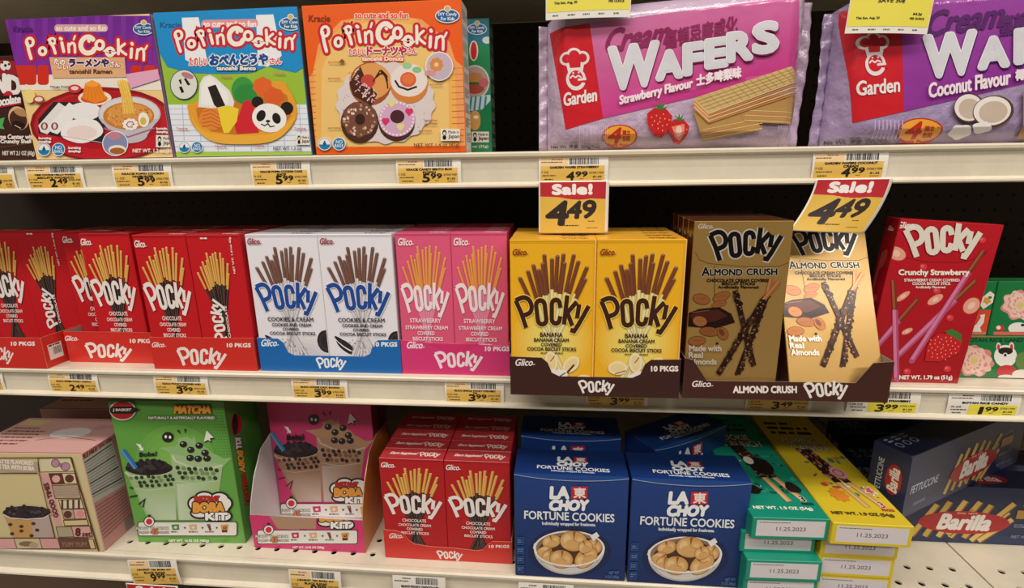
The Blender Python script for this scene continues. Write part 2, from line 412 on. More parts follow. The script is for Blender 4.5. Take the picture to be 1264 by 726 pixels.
def sticks(A, tops, xc, yw, yb, wd, tip, body, fr=None, k1=.13, dark=.5, ysplit=None, bw=None, speck=None, edge=True):
    rnd = random.Random(5)
    T_ = []
    for i, (x, y) in enumerate(tops):
        xw = xc+(x-xc)*k1; t = (yb-y)/(yw-y); xb = x+(xw-x)*t; T_.append((x, y, xb))
    bw = bw or wd
    order = sorted(range(len(T_)), key=lambda i: (T_[i][1]))
    for i in order:
        x, y, xb = T_[i]; ys = (ysplit[i % len(ysplit)] if ysplit else y+(yw-y)*.45); xs = x+(xb-x)*(ys-y)/(yb-y)
        dk = sum(lin(body)) < .15
        if edge: A.line([(xs, ys), (xb, yb)], bw*1.0, mix(body, '#000000', dark))
        A.line([(xs-bw*.08, ys), (xb-bw*.1, yb)], bw*(.62 if edge else .9), body)
        if dk: A.line([(xs-bw*.12, ys), (xb-bw*.16, yb)], bw*.16, mix(body, '#ffffff', .10))
    for i in order:
        x, y, xb = T_[i]; ys = (ysplit[i % len(ysplit)] if ysplit else y+(yw-y)*.45); xs = x+(xb-x)*(ys-y)/(yb-y)
        A.line([(x, y), (xs, ys)], wd, mix(tip, '#000000', dark*.7)); A.line([(x-wd*.12, y), (xs-wd*.12, ys)], wd*.55, tip)
        A.ell(x, y, wd*.5, wd*.22, mix(tip, '#ffffff', .12), n=8)
TOPS = [(58, 232), (88, 210), (108, 190), (128, 205), (148, 157), (142, 185), (176, 170), (196, 160), (218, 155), (222, 183), (255, 157), (272, 178), (303, 197), (298, 235)]
SPL = [300, 305, 300, 290, 285, 290, 270, 280, 285, 285, 280, 285, 285, 300]

# ================================================================== TOP SHELF
KIT = 'candy-making kits on the top shelf'
def popin(A, q, body='#f6efe0', outl='#cf2233'):
    f = qmap(q); L = []
    # letters in a 970 x 205 field: thick bubbly strokes (points, closed, width)
    L = [([(48, 60), (60, 120), (78, 180)], 0, 26), (slot(68, 56, 26, 30), 1, 26), (slot(165, 125, 24, 26), 1, 28), ([(212, 40), (245, 90), (262, 140)], 0, 24), (slot(238, 50, 25, 22), 1, 25),
         ([(312, 62), (326, 128)], 0, 26), ([(300, 28), (308, 34)], 0, 26), ([(362, 70), (366, 132)], 0, 22), ([(366, 84), (388, 64), (408, 76), (412, 134)], 0, 22), ([(412, 10), (402, 38)], 0, 16),
         ([(548, 36), (520, 18), (484, 26), (458, 62), (462, 108), (496, 138), (540, 132), (560, 108)], 0, 40), ([(514, 46), (520, 52)], 0, 22), (slot(600, 78, 28, 32), 1, 30), (slot(678, 130, 28, 28), 1, 30),
         ([(740, 38), (742, 146)], 0, 24), ([(790, 70), (752, 108), (800, 150)], 0, 22), ([(842, 108), (838, 172)], 0, 26), ([(844, 66), (848, 74)], 0, 26),
         ([(888, 112), (880, 180)], 0, 22), ([(886, 126), (914, 106), (934, 124), (934, 192)], 0, 22), ([(960, 84), (944, 112)], 0, 16)]
    sc = math.hypot(q[1][0]-q[0][0], q[1][1]-q[0][1])/970
    L = [(p if cl or len(p) < 3 else smooth(p), cl, w*(.82 if cl else .92)) for p, cl, w in L]
    for p, cl, w in L:
        pp = [f(x/970, y/205) for x, y in p]
        A.line(pp, (w+36)*sc, outl, closed=bool(cl)); A.L -= STEP*.87
        if not cl:
            for e in (pp[0], pp[-1]): A.ell(e[0], e[1], (w+36)*sc/2, (w+36)*sc/2, outl, n=12); A.L -= STEP*.87
    A.up(2)
    for p, cl, w in L:
        pp = [f(x/970, y/205) for x, y in p]
        A.line(pp, w*sc, body, closed=bool(cl)); A.L -= STEP*.87
        if not cl:
            for e in (pp[0], pp[-1]): A.ell(e[0], e[1], w*sc/2, w*sc/2, body, n=10); A.L -= STEP*.87
    A.up(2)
def wb_badges(A, x, y, r):
    for i, c in ((0, '#f2efe8'), (1, '#1c7fb8')):
        cx = x+i*r*2.35
        A.ell(cx, y, r*1.08, r*1.08, '#e9f0f4'); A.ell(cx, y, r*.95, r*.95, '#1c7fb8'); A.ell(cx, y, r*.88, r*.88, c)
    A.ell(x, y+r*.1, r*.86, r*.76, '#1c7fb8', a0=0, a1=180); A.poly([(x, y-r*.6), (x+r*.28, y), (x-r*.28, y)], '#14557c'); A.ell(x, y, r*.28, r*.25, '#14557c', n=12)
    A.T('NO', x+r*1.85, y-r*.6, x+r*2.9, y-r*.05, '#f0f4f6', bold=.6); A.T('BAKE', x+r*1.65, y+.05*r, x+r*3.05, y+r*.55, '#f0f4f6', bold=.4)
def diy(A, cx, cy, r):
    A.ell(cx, cy, r*1.05, r*.62, '#e8eef2'); A.ell(cx, cy, r*.97, r*.54, '#1b5f98'); A.ell(cx, cy-r*.62, r*.3, r*.28, '#e8eef2', n=12); A.ell(cx, cy-r*.62, r*.23, r*.22, '#d8b25a', n=12)
    A.T('DIY Candy', cx-r*.78, cy-r*.28, cx+r*.8, cy+r*.05, '#f2f4f2', bold=.4); A.T('For Kids', cx-r*.55, cy+r*.1, cx+r*.6, cy+r*.38, '#f2f4f2', bold=.4)
def made(A, x, y, w, h, slope=0):
    A.rect(x, y, x+w, y+h, '#efe9dc', slope); A.ell(x+w*.2, y+h*.33, w*.11, h*.25, '#1a1414', n=10); A.ell(x+w*.2, y+h*.38, w*.07, h*.14, '#efe0cc', n=10); A.ell(x+w*.2, y+h*.72, w*.1, h*.2, '#1a1414', n=10)
    A.T('Made in', x+w*.4, y+h*.14, x+w*.95, y+h*.38, '#3a2a22', bold=.4); A.T('Japan', x+w*.4, y+h*.46, x+w*.97, y+h*.86, '#2a1c18', bold=.8)

# --- ramen kit
o = carton('candy_kit_box', 'purple candy kit box showing a bowl of ramen and white dumplings', 'box', (-.642, .005, ZT), (.181, .045, .158), col='#5f2580', group=KIT, sidecol='#b9a6b8')
A = face(o); A.full('#f0cf8e'); A.px(20, 10, 6.32)
A.poly([(-110, 60), (1300, 60), (1300, 530), (-110, 530)], ['#6b2390', '#6b2390', '#8a2f9c', '#8a2f9c'])
for i in range(12): A.rect(-100+i*102, 60, -60+i*102, 440, '#7d309f', .0)
A.rect(-110, 520, 1250, 640, '#efe8da')
for i, x in enumerate((-60, 0, 72, 168, 893, 998, 1096)): A.rrect(x, 445, x+88, 600-(80 if x > 800 else 0), 26, '#cf3021')
A.rrect(300, 128, 716, 186, 24, '#d9a8ae'); A.T('so cute and so fun', 314, 136, 704, 176, '#f4e7df', bold=2)
popin(A, ((40, 208), (1035, 208), (1035, 420), (40, 420)))
A.poly([(262, 385), (850, 385), (862, 540), (292, 548)], '#e3b183'); A.line([(285, 480), (855, 475)], 2, '#c48f63'); A.line([(280, 430), (850, 420)], 2, '#c48f63')
A.T('たの', 300, 398, 385, 440, '#fff4ea', bold=2.4, out='#b45a52', ow=4, rot=8); A.T('しい', 330, 440, 410, 478, '#fff4ea', bold=2, out='#b45a52', ow=4, rot=12)
A.T('ラーメンや', 418, 398, 725, 458, '#3d1748', bold=5, out='#f4e6ec', ow=6); A.T('さん', 740, 418, 812, 462, '#fff4ea', bold=2, out='#b45a52', ow=4)
A.T('tanoshii Ramen', 420, 480, 752, 512, '#6b3a2e', bold=2.2)
diy(A, 1000, 165, 80); A.T('Kracie', -20, 140, 128, 182, '#54257a', bold=2)
A.px(20, 95, 6.32)
A.poly([(860, -20), (1110, -60), (1180, 0), (900, 90)], '#e4aac8')
A.ell(690, 370, 575, 290, '#8e1620'); A.ell(690, 375, 545, 270, '#c3202a'); A.ell(690, 340, 450, 225, '#b01822')
A.poly([(180, 330), (300, 195), (560, 200), (700, 340), (690, 525), (180, 440)], '#2a2328')
A.ell(620, 165, 130, 58, '#f3ead2'); A.ell(615, 170, 105, 40, '#d95a1c'); A.poly([(545, 50), (600, 26), (655, 50), (715, 175), (620, 205), (520, 165)], '#ee8a26'); A.ell(600, 58, 52, 24, '#f7a63c')
for i in range(6): A.line([(560+i*16, 70), (530+i*34, 180)], 3, '#d9701c')
for dx, c in ((0, '#e9e6e4'), (80, '#f2efee')):
    A.poly([(180+dx, 380), (340+dx, 200), (395+dx, 235), (370+dx, 330), (250+dx, 448), (200+dx, 430)], c); A.ell(228+dx, 385, 28, 30, '#7a4038', n=12); A.ell(228+dx, 385, 14, 22, '#e9d6cf', n=12)
A.ell(540, 270, 130, 70, '#f0eeee'); A.ell(520, 420, 165, 95, '#f4f1f0', rot=-4, wob=.03, k=5); A.ell(520, 435, 120, 55, '#efdcd8'); A.line([(360, 460), (690, 515)], 5, '#c9c3c0')
A.ell(890, 290, 245, 138, '#c9c6ca'); A.ell(890, 286, 232, 125, '#dcdadc'); A.poly([(660, 330), (1118, 330), (1010, 480), (900, 520), (780, 470)], '#c4c0c8'); A.ell(890, 455, 140, 62, '#c4c0c8'); A.line([(690, 400), (880, 470), (1090, 400)], 12, '#a9667a')
A.ell(885, 305, 200, 108, '#cf7f32'); A.ell(890, 300, 180, 92, '#dd9a4c')
rnd = random.Random(2)
for i in range(70):
    a = rnd.uniform(0, 6.28); q = rnd.uniform(.1, 1)**.5; A.ell(890+175*q*math.cos(a), 305+88*q*math.sin(a), rnd.uniform(4, 12), rnd.uniform(3, 7), rnd.choice(('#b9642a', '#e8b265', '#c96f2c', '#f0c274')), n=6, rot=rnd.uniform(0, 180)); A.L -= STEP*.9
A.up()
for i in range(9): A.line([(800+i*9, 20+abs(i-4)*3), (830+i*9, 140), (845+i*11, 290)], 8, ('#efbf4a', '#f7d267')[i % 2])
A.ell(900, 372, 60, 46, '#f6efea', wob=.08, k=10, n=40); A.line([(920, 392), (885, 392), (870, 372), (885, 352), (915, 352), (928, 370), (905, 378)], 7, '#9c3a55')
A.ell(1003, 335, 42, 58, '#f6f1e8', rot=-8); A.ell(1000, 345, 24, 30, '#cfc04a')
A.ell(782, 520, 102, 98, '#f1ece6'); A.ell(782, 520, 95, 91, '#8890b8'); A.ell(775, 460, 50, 32, '#c78690'); A.ell(798, 570, 70, 38, '#eee8dc'); A.ell(798, 578, 58, 26, '#a8642e'); 
wb_badges(A, 228, 566, 48); A.T('Mango Pudding', 280, 72, 452, 90, '#3a2c22', bold=1); made(A, 1100, 455, 140, 95); A.T('NET WT. 1.2 oz (34g)', 920, 562, 1250, 598, '#f4e6dc', bold=1.5)
for x, y in ((420, 545), (1105, 395), (190, 470)): A.T('bursting', x, y, x+95, y+22, '#f2dede', bold=2); A.T('dumplings', x, y+26, x+95, y+48, '#f2dede', bold=2)
A.ell(120, 150, 42, 55, '#f3d98a'); A.ell(190, 178, 44, 30, '#b93a38', n=14); A.ell(190, 176, 32, 18, '#efe2d0', n=14); A.ell(470, 95, 52, 34, '#c93a38', n=14); A.ell(470, 90, 30, 16, '#f3d3cf', n=12)
A.done('front_print', o, GLOSSCARD)

# --- bento kit
o = carton('candy_kit_box', 'blue and green candy kit box showing a bento lunch with a panda rice ball', 'box', (-.457, .004, ZT), (.170, .045, .158), col='#1a86c8', group=KIT, sidecol='#5b4a40')
A = face(o); A.full('#9cc23c'); A.px(195, 80, 6.31)
A.rect(-60, 310, 1250, 800, '#e9edf2')
for i in range(9): A.line([(-40, 345+i*42), (1250, 338+i*42)], 4, '#9fbede')
for i in range(9): A.line([(60+i*130, 310), (80+i*130, 690)], 4, '#9fbede')
A.rect(-60, 678, 1250, 760, '#a9cc4e')

A.px(0, 0, 2.903)
A.poly([(548, 40), (1090, 20), (1100, 235), (1060, 260), (1000, 248), (960, 238), (900, 262), (800, 265), (700, 262), (640, 250), (600, 240), (560, 170)], '#1b8fd0')
A.poly([(652, 64), (712, 62), (742, 210), (700, 230), (665, 215)], '#eef1f3'); A.poly([(918, 54), (980, 52), (1010, 200), (960, 240), (925, 235)], '#eef1f3'); A.poly([(1078, 48), (1100, 48), (1100, 140)], '#eef1f3')
A.T('Kracie', 575, 80, 650, 100, '#155a92', bold=1)
A.rrect(722, 70, 925, 100, 12, '#e39aa2', slope=-.02); A.T('so cute and so fun', 730, 75, 918, 96, '#fff6ee', bold=1)
popin(A, ((608, 100), (1062, 88), (1066, 182), (612, 198)))
A.T('たのしい', 680, 206, 745, 236, '#e9505e', bold=1.2, out='#fff4ea', ow=2.5); A.T('おべんとうや', 755, 196, 960, 232, '#184a92', bold=3, out='#f2f4f0', ow=4, slope=-.02); A.T('さん', 968, 208, 1010, 230, '#e9505e', bold=1.2, out='#fff4ea', ow=2.5)
A.T('tanoshii Bento', 778, 238, 918, 252, '#f2f0e4', bold=1.2, out='#14406e', ow=3); diy(A, 1043, 86, 40)
A.px(195, 80, 6.31)
A.ell(207, 155, 108, 118, '#2c4e72'); A.ell(207, 155, 102, 112, '#dfe0d8'); A.poly([(165, 120), (185, 112), (192, 150), (180, 152)], '#221c1a'); A.poly([(205, 108), (225, 106), (258, 155), (238, 164)], '#221c1a'); A.poly([(168, 175), (190, 168), (210, 214), (190, 222)], '#221c1a'); A.ell(235, 85, 50, 22, '#b77f86', rot=20)
A.poly(smooth([(235, 330), (300, 290), (900, 130), (1020, 190), (1085, 330), (1070, 440), (990, 540), (850, 610), (600, 620), (440, 600), (330, 530), (260, 440), (235, 330)]), '#e9a233')
A.poly([(300, 340), (900, 170), (1010, 240), (1040, 400), (960, 500), (600, 545), (420, 520), (320, 440)], '#c87a24')
A.poly([(330, 150), (360, 95), (410, 80), (450, 100), (560, 200), (600, 290), (590, 330), (420, 340), (320, 330)], '#e8e9e6'); A.poly([(345, 170), (375, 110), (410, 96), (440, 120), (540, 210), (560, 300), (430, 320), (340, 310)], '#f3f3ef')
A.poly([(392, 175), (455, 155), (530, 320), (465, 335), (440, 310)], '#2b201c')
A.ell(665, 200, 88, 105, '#3c9a45'); A.ell(690, 230, 90, 80, '#338c3e'); A.ell(820, 170, 75, 72, '#e4682a', wob=.08, k=7); A.ell(905, 245, 78, 62, '#e0602a', wob=.08, k=6)
A.ell(430, 420, 108, 85, '#e58a3a', wob=.06, k=5)
for i in range(5): A.line([(350, 370+i*28), (420, 350+i*30), (490, 395+i*26)], 8, '#cc6a24')
A.poly([(640, 380), (670, 290), (710, 275), (745, 300), (790, 530), (620, 540), (600, 470)], '#d32a34'); A.poly([(470, 335), (560, 318), (635, 345), (620, 440), (560, 530), (520, 535), (500, 470)], '#f0d43a')
A.ell(780, 292, 46, 44, '#241b1a'); A.ell(1008, 340, 50, 50, '#241b1a'); A.ell(872, 415, 135, 112, '#f4f3ee', rot=12)
A.ell(808, 398, 34, 46, '#241b1a', rot=25); A.ell(928, 418, 32, 44, '#241b1a', rot=-20); A.ell(862, 440, 18, 10, '#241b1a'); A.line([(808, 462), (835, 476), (862, 460), (880, 484), (912, 478)], 9, '#241b1a'); A.line([(862, 440), (862, 462)], 7, '#241b1a')
A.poly(smooth([(270, 400), (340, 500), (460, 540), (700, 550), (900, 535), (1040, 430), (1078, 380)])+smooth([(1072, 430), (985, 545), (850, 608), (600, 620), (440, 600), (330, 530), (270, 430)]), '#f0b23e')
wb_badges(A, 212, 642, 42); made(A, 1082, 545, 110, 80); A.T('NET WT 1.3 oz', 905, 640, 1120, 662, '#5a5a58', bold=1)
for x, y in ((490, 85), (905, 62), (150, 490), (1068, 490), (450, 628), (745, 625)): A.T('Topping', x, y, x+88, y+15, '#d9707c', bold=1)
A.done('front_print', o, GLOSSCARD)

# --- donut kit
o = carton('candy_kit_box', 'orange candy kit box showing four decorated doughnuts', 'box', (-.2815, .003, ZT), (.1775, .036, .158), col='#ef6a1a', group=KIT, sidecol='#d9cfc6')
A = face(o); A.full('#f2a262'); A.px(300, 0, 2.903)
A.poly([(200, 10), (800, -5), (800, 250), (760, 215), (740, 150), (640, 70), (500, 45), (350, 75), (270, 160), (250, 260), (200, 330)], '#ee6018')
A.poly([(250, 560), (255, 240), (300, 140), (390, 70), (500, 50), (620, 70), (720, 150), (760, 260), (770, 560)], '#f2b65c'); A.poly([(280, 560), (282, 250), (320, 160), (400, 90), (500, 70), (610, 90), (695, 160), (735, 260), (740, 560)], '#f0c878')
for i in range(13):
    A.line([(225, 250+i*22), (262, 248+i*22)], 1.6, '#d2682e'); A.line([(748, 245+i*22), (792, 243+i*22)], 1.6, '#d2682e')
A.rect(200, 528, 800, 560, '#e8641c', -.01)
A.T('Kracie', 236, 55, 312, 78, '#8a3312', bold=1); A.T('so cute and so fun', 402, 44, 592, 66, '#e8403a', bold=1.2, out='#fbe8d2', ow=2.5)
popin(A, ((262, 82), (735, 70), (735, 185), (262, 200)))
A.T('たのしい', 380, 174, 440, 198, '#e8505a', bold=1, out='#fbeede', ow=2); A.T('ドーナツや', 446, 168, 585, 198, '#c8284a', bold=2.4, out='#fbeede', ow=3.5); A.T('さん', 590, 172, 622, 194, '#e8505a', bold=1, out='#fbeede', ow=2)
A.T('tanoshii Donuts', 428, 204, 575, 218, '#fff0dc', bold=.9, out='#e04a4e', ow=2.5); diy(A, 733, 58, 42)
A.px(380, 65, 5.81)
A.ell(560, 360, 350, 290, '#dfd3d2', wob=.03, k=17, n=80)
for i in range(60):
    a = rnd.uniform(0, 6.28); q = rnd.uniform(.5, 1); A.ell(560+330*q*math.cos(a), 360+270*q*math.sin(a), 5, 3, '#9a8a86', n=5, rot=rnd.uniform(0, 180)); A.L -= STEP*.87
A.ell(450, 225, 150, 155, '#a0562a'); A.ell(460, 205, 140, 130, '#e2a05a'); A.poly([(300, 220), (380, 100), (420, 200), (500, 300), (460, 385), (330, 310)], '#4b2618'); A.ell(435, 205, 52, 48, '#c8483a')
for i in range(4): A.line([(470+i*20, 190-i*28+20), (520+i*16, 130+i*12), (575, 175+i*28)], 9, '#3a1a12')
for i in range(46):
    x, y = rnd.choice(((350, 170), (360, 230), (440, 310), (400, 270), (470, 300))); x += rnd.uniform(-50, 40); y += rnd.uniform(-50, 40); a = rnd.uniform(0, 3.14); A.line([(x, y), (x+20*math.cos(a), y+20*math.sin(a))], 7, rnd.choice(('#f0c4cf', '#f4dcd8', '#e7a3b8'))); A.L -= STEP*.9
A.up()
A.ell(728, 235, 135, 130, '#d9843c'); A.ell(728, 200, 132, 118, '#ece2dc'); A.ell(722, 195, 58, 54, '#df6436'); A.ell(722, 190, 44, 38, '#e87a44'); A.line([(628, 200), (655, 245), (720, 268), (785, 245)], 14, '#2e1a16'); A.ell(715, 95, 34, 24, '#9fcf9a'); A.ell(785, 125, 34, 22, '#8ec58c')
A.ell(375, 500, 135, 148, '#4b2a20'); A.ell(375, 480, 125, 125, '#7a4c3c', wob=.05, k=9, n=40); A.ell(378, 480, 36, 40, '#3a2018')
for i in range(44):
    a = rnd.uniform(0, 6.28); q = rnd.uniform(60, 115); A.ell(375+q*math.cos(a), 480+q*math.sin(a), rnd.uniform(8, 15), rnd.uniform(6, 11), rnd.choice(('#d8bfa4', '#b98e70', '#8c5a48', '#e8d6c0')), n=6, rot=rnd.uniform(0, 90)); A.L -= STEP*.9
A.up()
A.ell(640, 505, 130, 130, '#4e2a26'); A.ell(642, 475, 130, 128, '#d8aece'); A.ell(645, 460, 52, 48, '#4a2a2c')
for i in range(28): a = i*.2244; A.ell(642+118*math.cos(a), 475+116*math.sin(a), 8, 8, '#f4e8ee', n=8); A.L -= STEP*.9
A.up(); 
for x, y, c in ((560, 495, '#d8386a'), (728, 425, '#d8386a'), (605, 365, '#e8dc8c'), (668, 535, '#e8dc8c')): A.ell(x-9, y-6, 18, 20, c, n=10); A.ell(x+12, y-6, 18, 20, c, n=10); A.poly([(x-26, y), (x+30, y), (x, y+32)], c)
A.ell(945, 100, 100, 105, '#f4ece6'); A.ell(945, 100, 93, 98, '#c8b8c8'); A.ell(925, 88, 48, 48, '#dd8e4c', wob=.08, k=8, n=32); A.ell(925, 88, 16, 16, '#f0d0a8'); A.ell(880, 150, 40, 22, '#d69a98')
A.ell(250, 65, 22, 18, '#8a5a2c', n=4)
for x, y in ((150, 65), (150, 180), (150, 535), (880, 225), (840, 480), (840, 505), (800, 555)): A.T('sprinkles', x, y, x+90, y+14, '#b07048', bold=.8)
wb_badges(A, 126, 655, 44); made(A, 955, 548, 138, 86); A.T('NET WT 1.4 oz (41g)', 765, 652, 1088, 678, '#8a4a2c', bold=1)
A.done('front_print', o, GLOSSCARD)
A = face(o, 'right'); A.full('#dccfc2'); A.rect(2, 4, 34, 154, '#e7e0d8')
for k in range(9): A.small(4, 8+k*16, 32, 18+k*16, '#5a4a42', rows=5, seed=k)
A.done('side_print', o)

# --- burger kit behind
o = carton('candy_kit_box', 'green candy kit box with a burger picture, standing behind the doughnut box', 'box', (-.258, .066, ZT), (.176, .04, .155), col='#1d8a5a', group=KIT, sidecol='#24473a')
A = face(o); A.full('#1f9356', '#2b8a5c'); A.px(560, 0, 3.63)
A.poly([(0, 70), (180, 70), (180, 200), (0, 200)], '#2f7f96'); A.ell(150, 180, 22, 16, '#dfe8ea'); diy(A, 105, 130, 42)
A.ell(90, 228, 20, 46, '#f0e4dc'); A.ell(90, 228, 14, 40, '#cf2a35')
A.ell(95, 368, 66, 76, '#e8dcd4'); A.ell(95, 368, 60, 70, '#b9a39a'); A.ell(95, 350, 38, 26, '#c8884e'); A.ell(95, 395, 42, 26, '#b04a3c'); A.rect(60, 368, 135, 380, '#3c6a2c'); A.ell(135, 370, 22, 20, '#cf6a74')
A.rect(60, 440, 175, 500, '#cfe2e2', -.15)
for x in (80, 100, 122, 145): A.line([(x, 432), (x-8, 500)], 9, '#2a8fa0')
A.ell(95, 540, 26, 45, '#dfa85a'); A.ell(100, 525, 12, 8, '#fff2dc'); A.poly([(120, 500), (175, 440), (175, 640), (120, 600)], '#17824c')
made(A, 80, 590, 78, 48); A.T('oz (32g)', 85, 650, 155, 665, '#e8e4d4', bold=.6)
A.done('front_print', o, GLOSSCARD)
A = face(o, 'right'); A.full('#30493e')
for k in range(9): A.small(4, 8+k*16, 34, 18+k*16, '#b9c2b4', rows=4, seed=k)
A.done('side_print', o)

# --- chocolate box at the left edge
o = carton('cookie_box', 'dark brown chocolate snack box at the left edge of the top shelf', 'box', (-.815, .016, ZT), (.166, .04, .122), col='#3a211a', group=None)
A = face(o); A.full('#3b221a'); A.px(0, 60, 5.18)
A.poly([(-200, 0), (140, 40), (150, 400), (-200, 400)], '#4a1a18'); A.poly([(-200, 60), (90, 80), (130, 170), (-200, 200)], '#a02028')
A.ell(35, 110, 34, 32, '#e8e4e0', n=16); A.ell(35, 108, 10, 10, '#1a1614', n=6); A.ell(15, 90, 8, 8, '#1a1614', n=6); A.ell(58, 100, 8, 8, '#1a1614', n=6); A.ell(40, 138, 9, 6, '#1a1614', n=6)
A.T('ICED', -150, 175, -50, 275, '#eeeae6', bold=6); A.T('ND', -42, 170, 128, 282, '#eeeae6', bold=9, out='#3a2a2a', ow=5, slope=.22)
A.ell(55, 300, 30, 30, '#c8202e', n=12); A.poly([(-200, 330), (135, 290), (150, 375), (-200, 400)], '#2a1410'); A.T('Chocolate', -70, 308, 132, 362, '#efe9e4', bold=3.5, slope=-.14); A.line([(-60, 385), (140, 350)], 10, '#b01e2a')
A.poly([(-20, 455), (32, 440), (18, 490), (32, 515), (-20, 510)], '#4fae5a'); A.ell(120, 445, 62, 78, '#d8b08c', rot=-25); A.ell(118, 455, 54, 66, '#4a2a1c', rot=-25); A.ell(135, 410, 46, 22, '#b98c5a', rot=20); A.ell(120, 490, 44, 26, '#2a130c', rot=15); A.line([(95, 490), (135, 510)], 4, '#e8d8c8')
A.T('Crème Center with', -60, 550, 225, 578, '#efe6dc', bold=1.8); A.T('Crunchy Shell', 5, 582, 200, 612, '#efe6dc', bold=1.8); A.T('NET WT 2.1 OZ (60g)', 18, 655, 222, 690, '#d8cdc2', bold=1.2)
A.line([(-100, 640), (60, 625), (240, 600)], 5, '#6a4434')
A.done('front_print', o, GLOSSCARD)

# --- wafer bags (flow packs): a puffed brick with crimped end fins, printed front
def wafer_bag(label, x0, y0, w, h, d, slope, pic, shade='#c3abc6'):
    NX, NZ = 120, 24
    r = empty('wafer_bag', (x0+w/2, y0+d/2, ZT)); tag(r, label, 'bag', 'wafer bags on the top shelf'); ox, oy = x0+w/2, y0+d/2
    rnd = random.Random(int(x0*1000)+9)
    ph = [rnd.uniform(0, 6.28) for _ in range(8)]
    def prof(t):      # thickness envelope along the bag: fins at the ends
        e = min(t, 1-t)/.085
        return 1 if e >= 1 else .12+.88*math.sin(e*math.pi/2)**.8
    def wr(t, q):     # wrinkles, strongest near the ends
        e = max(0, 1-min(t, 1-t)/.16)
        return .0011*e*math.sin(t*62+ph[0]+1.6*math.sin(q*5+ph[1]))+.0007*math.sin(q*11+ph[2]+t*9)*e+.0003*math.sin(t*22+q*7+ph[3])
    def topz(t): return h*(1+slope*(t-.5))*(1-.05*max(0, 1-min(t, 1-t)/.05))
    def front(u, v, k=0):
        t = min(max(u/w, 0), 1); q = min(max(v/h, 0), 1.2); e = prof(t); fq = min(1, 6*min(q, max(0, 1.02-q))+.35)
        return Vector((u-w/2, -d/2*e*fq**.5-wr(t, q)-k, v*topz(t)/h))
    V = []; Fc = []; ring = []
    for i in range(NX+1):
        t = i/NX; e = prof(t); u = w*t; col_ = []
        for j in range(NZ+1): col_.append(front(u, h*j/NZ))
        tz = topz(t)
        for j in range(NZ, -1, -1): p = front(u, h*j/NZ); col_.append(Vector((p.x, -p.y*.9+wr(t, j/NZ), p.z)))
        ring.append(col_)
    m_ = len(ring[0])
    for c in ring: V += c
    for i in range(NX):
        for j in range(m_): a = i*m_+j; b = i*m_+(j+1) % m_; Fc.append([a, a+m_, b+m_, b])
    Fc.append(list(range(m_))); Fc.append([NX*m_+k for k in range(m_)][::-1])
    mesh_obj('film_pouch', V, Fc, shade, CLEARFILM, r, smooth=True)
    for sx, nm in ((0, 'end_seal'), (1, 'end_seal')):
        V = []; Fc = []; K = 30
        for j in range(K+1):
            q = j/K; z = topz(sx)*q*.98+.001
            for s_ in range(5):
                a = s_/4; x = (w/2+a*.010)*(1 if sx else -1); y = .0012*math.sin(q*46+s_*.6)+.003*math.sin(q*7+ph[4+sx])*a
                V.append((x, y, z))
        for j in range(K):
            for s_ in range(4): a = j*5+s_; Fc.append([a, a+1, a+6, a+5])
        so = mesh_obj(nm, V, Fc, shade, CLEARFILM, r, smooth=True)
        sm = so.modifiers.new('thickness', 'SOLIDIFY'); sm.thickness = .0004
    # printed front, measured on a flat plane through the bag's front, then laid on the film
    mw = Matrix.Translation((x0, y0, ZT))
    A = Art(w, h*(1+abs(slope)/2), ((0, 0, 0), (1, 0, 0), (0, 0, 1), (0, -1, 0)), mw, surf=lambda u, v, k: front(u, v*h/topz(min(max(u/w, 0), 1)), .00025+k*2.2), inset=.001); A.fine = .003
    pic(A)
    A.done('front_print', r, FILM)
    return r
def sub(A, q, n, m, col, cols=None):
    "a quad drawn in n x m pieces so that it follows the film"
    f = qmap(q); A.up()
    for i in range(n):
        for j in range(m):
            P = [f(a/n, b/m) for a, b in ((i, j), (i+1, j), (i+1, j+1), (i, j+1))]
            if cols: c = [mix(mix(cols[0], cols[1], a/n), mix(cols[3], cols[2], a/n), b/m) for a, b in ((i, j), (i+1, j), (i+1, j+1), (i, j+1))]
            else: c = lin(col)
            A.raw([A.uv(*p) for p in P], c)
def chef(A, dx, dy, k, red='#cf1f2c'):
    X = lambda x, y: (dx+x*k, dy+y*k)
    wt = '#e9e2e2'
    for x, y, r in ((142, 262, 31), (176, 248, 35), (213, 258, 31)): A.ell(*X(x, y), r*k, r*k, wt, n=22); A.L -= STEP*.87
    A.up(); A.poly([X(138, 280), X(222, 274), X(214, 322), X(150, 326)], wt)
    for x, y, r in ((142, 262, 20), (176, 248, 24), (213, 258, 20)): A.ell(*X(x, y), r*k, r*k, red, n=20); A.L -= STEP*.87
    A.up(); A.poly([X(148, 262), X(206, 256), X(204, 300), X(158, 304)], red)
    A.ell(*X(184, 354), 44*k, 50*k, wt, n=28); A.ell(*X(184, 350), 31*k, 36*k, red, n=26); A.poly([X(196, 352), X(232, 350), X(236, 372), X(196, 364)], red); A.line([X(192, 356), X(230, 352)], 10*k, wt)
    A.line([X(p, q) for p, q in smooth([(158, 350), (170, 338), (182, 346), (194, 338), (208, 346)], 3)], 7*k, wt); A.ell(*X(172, 326), 4.5*k, 4.5*k, wt, n=8); A.ell(*X(196, 324), 4.5*k, 4.5*k, wt, n=8)
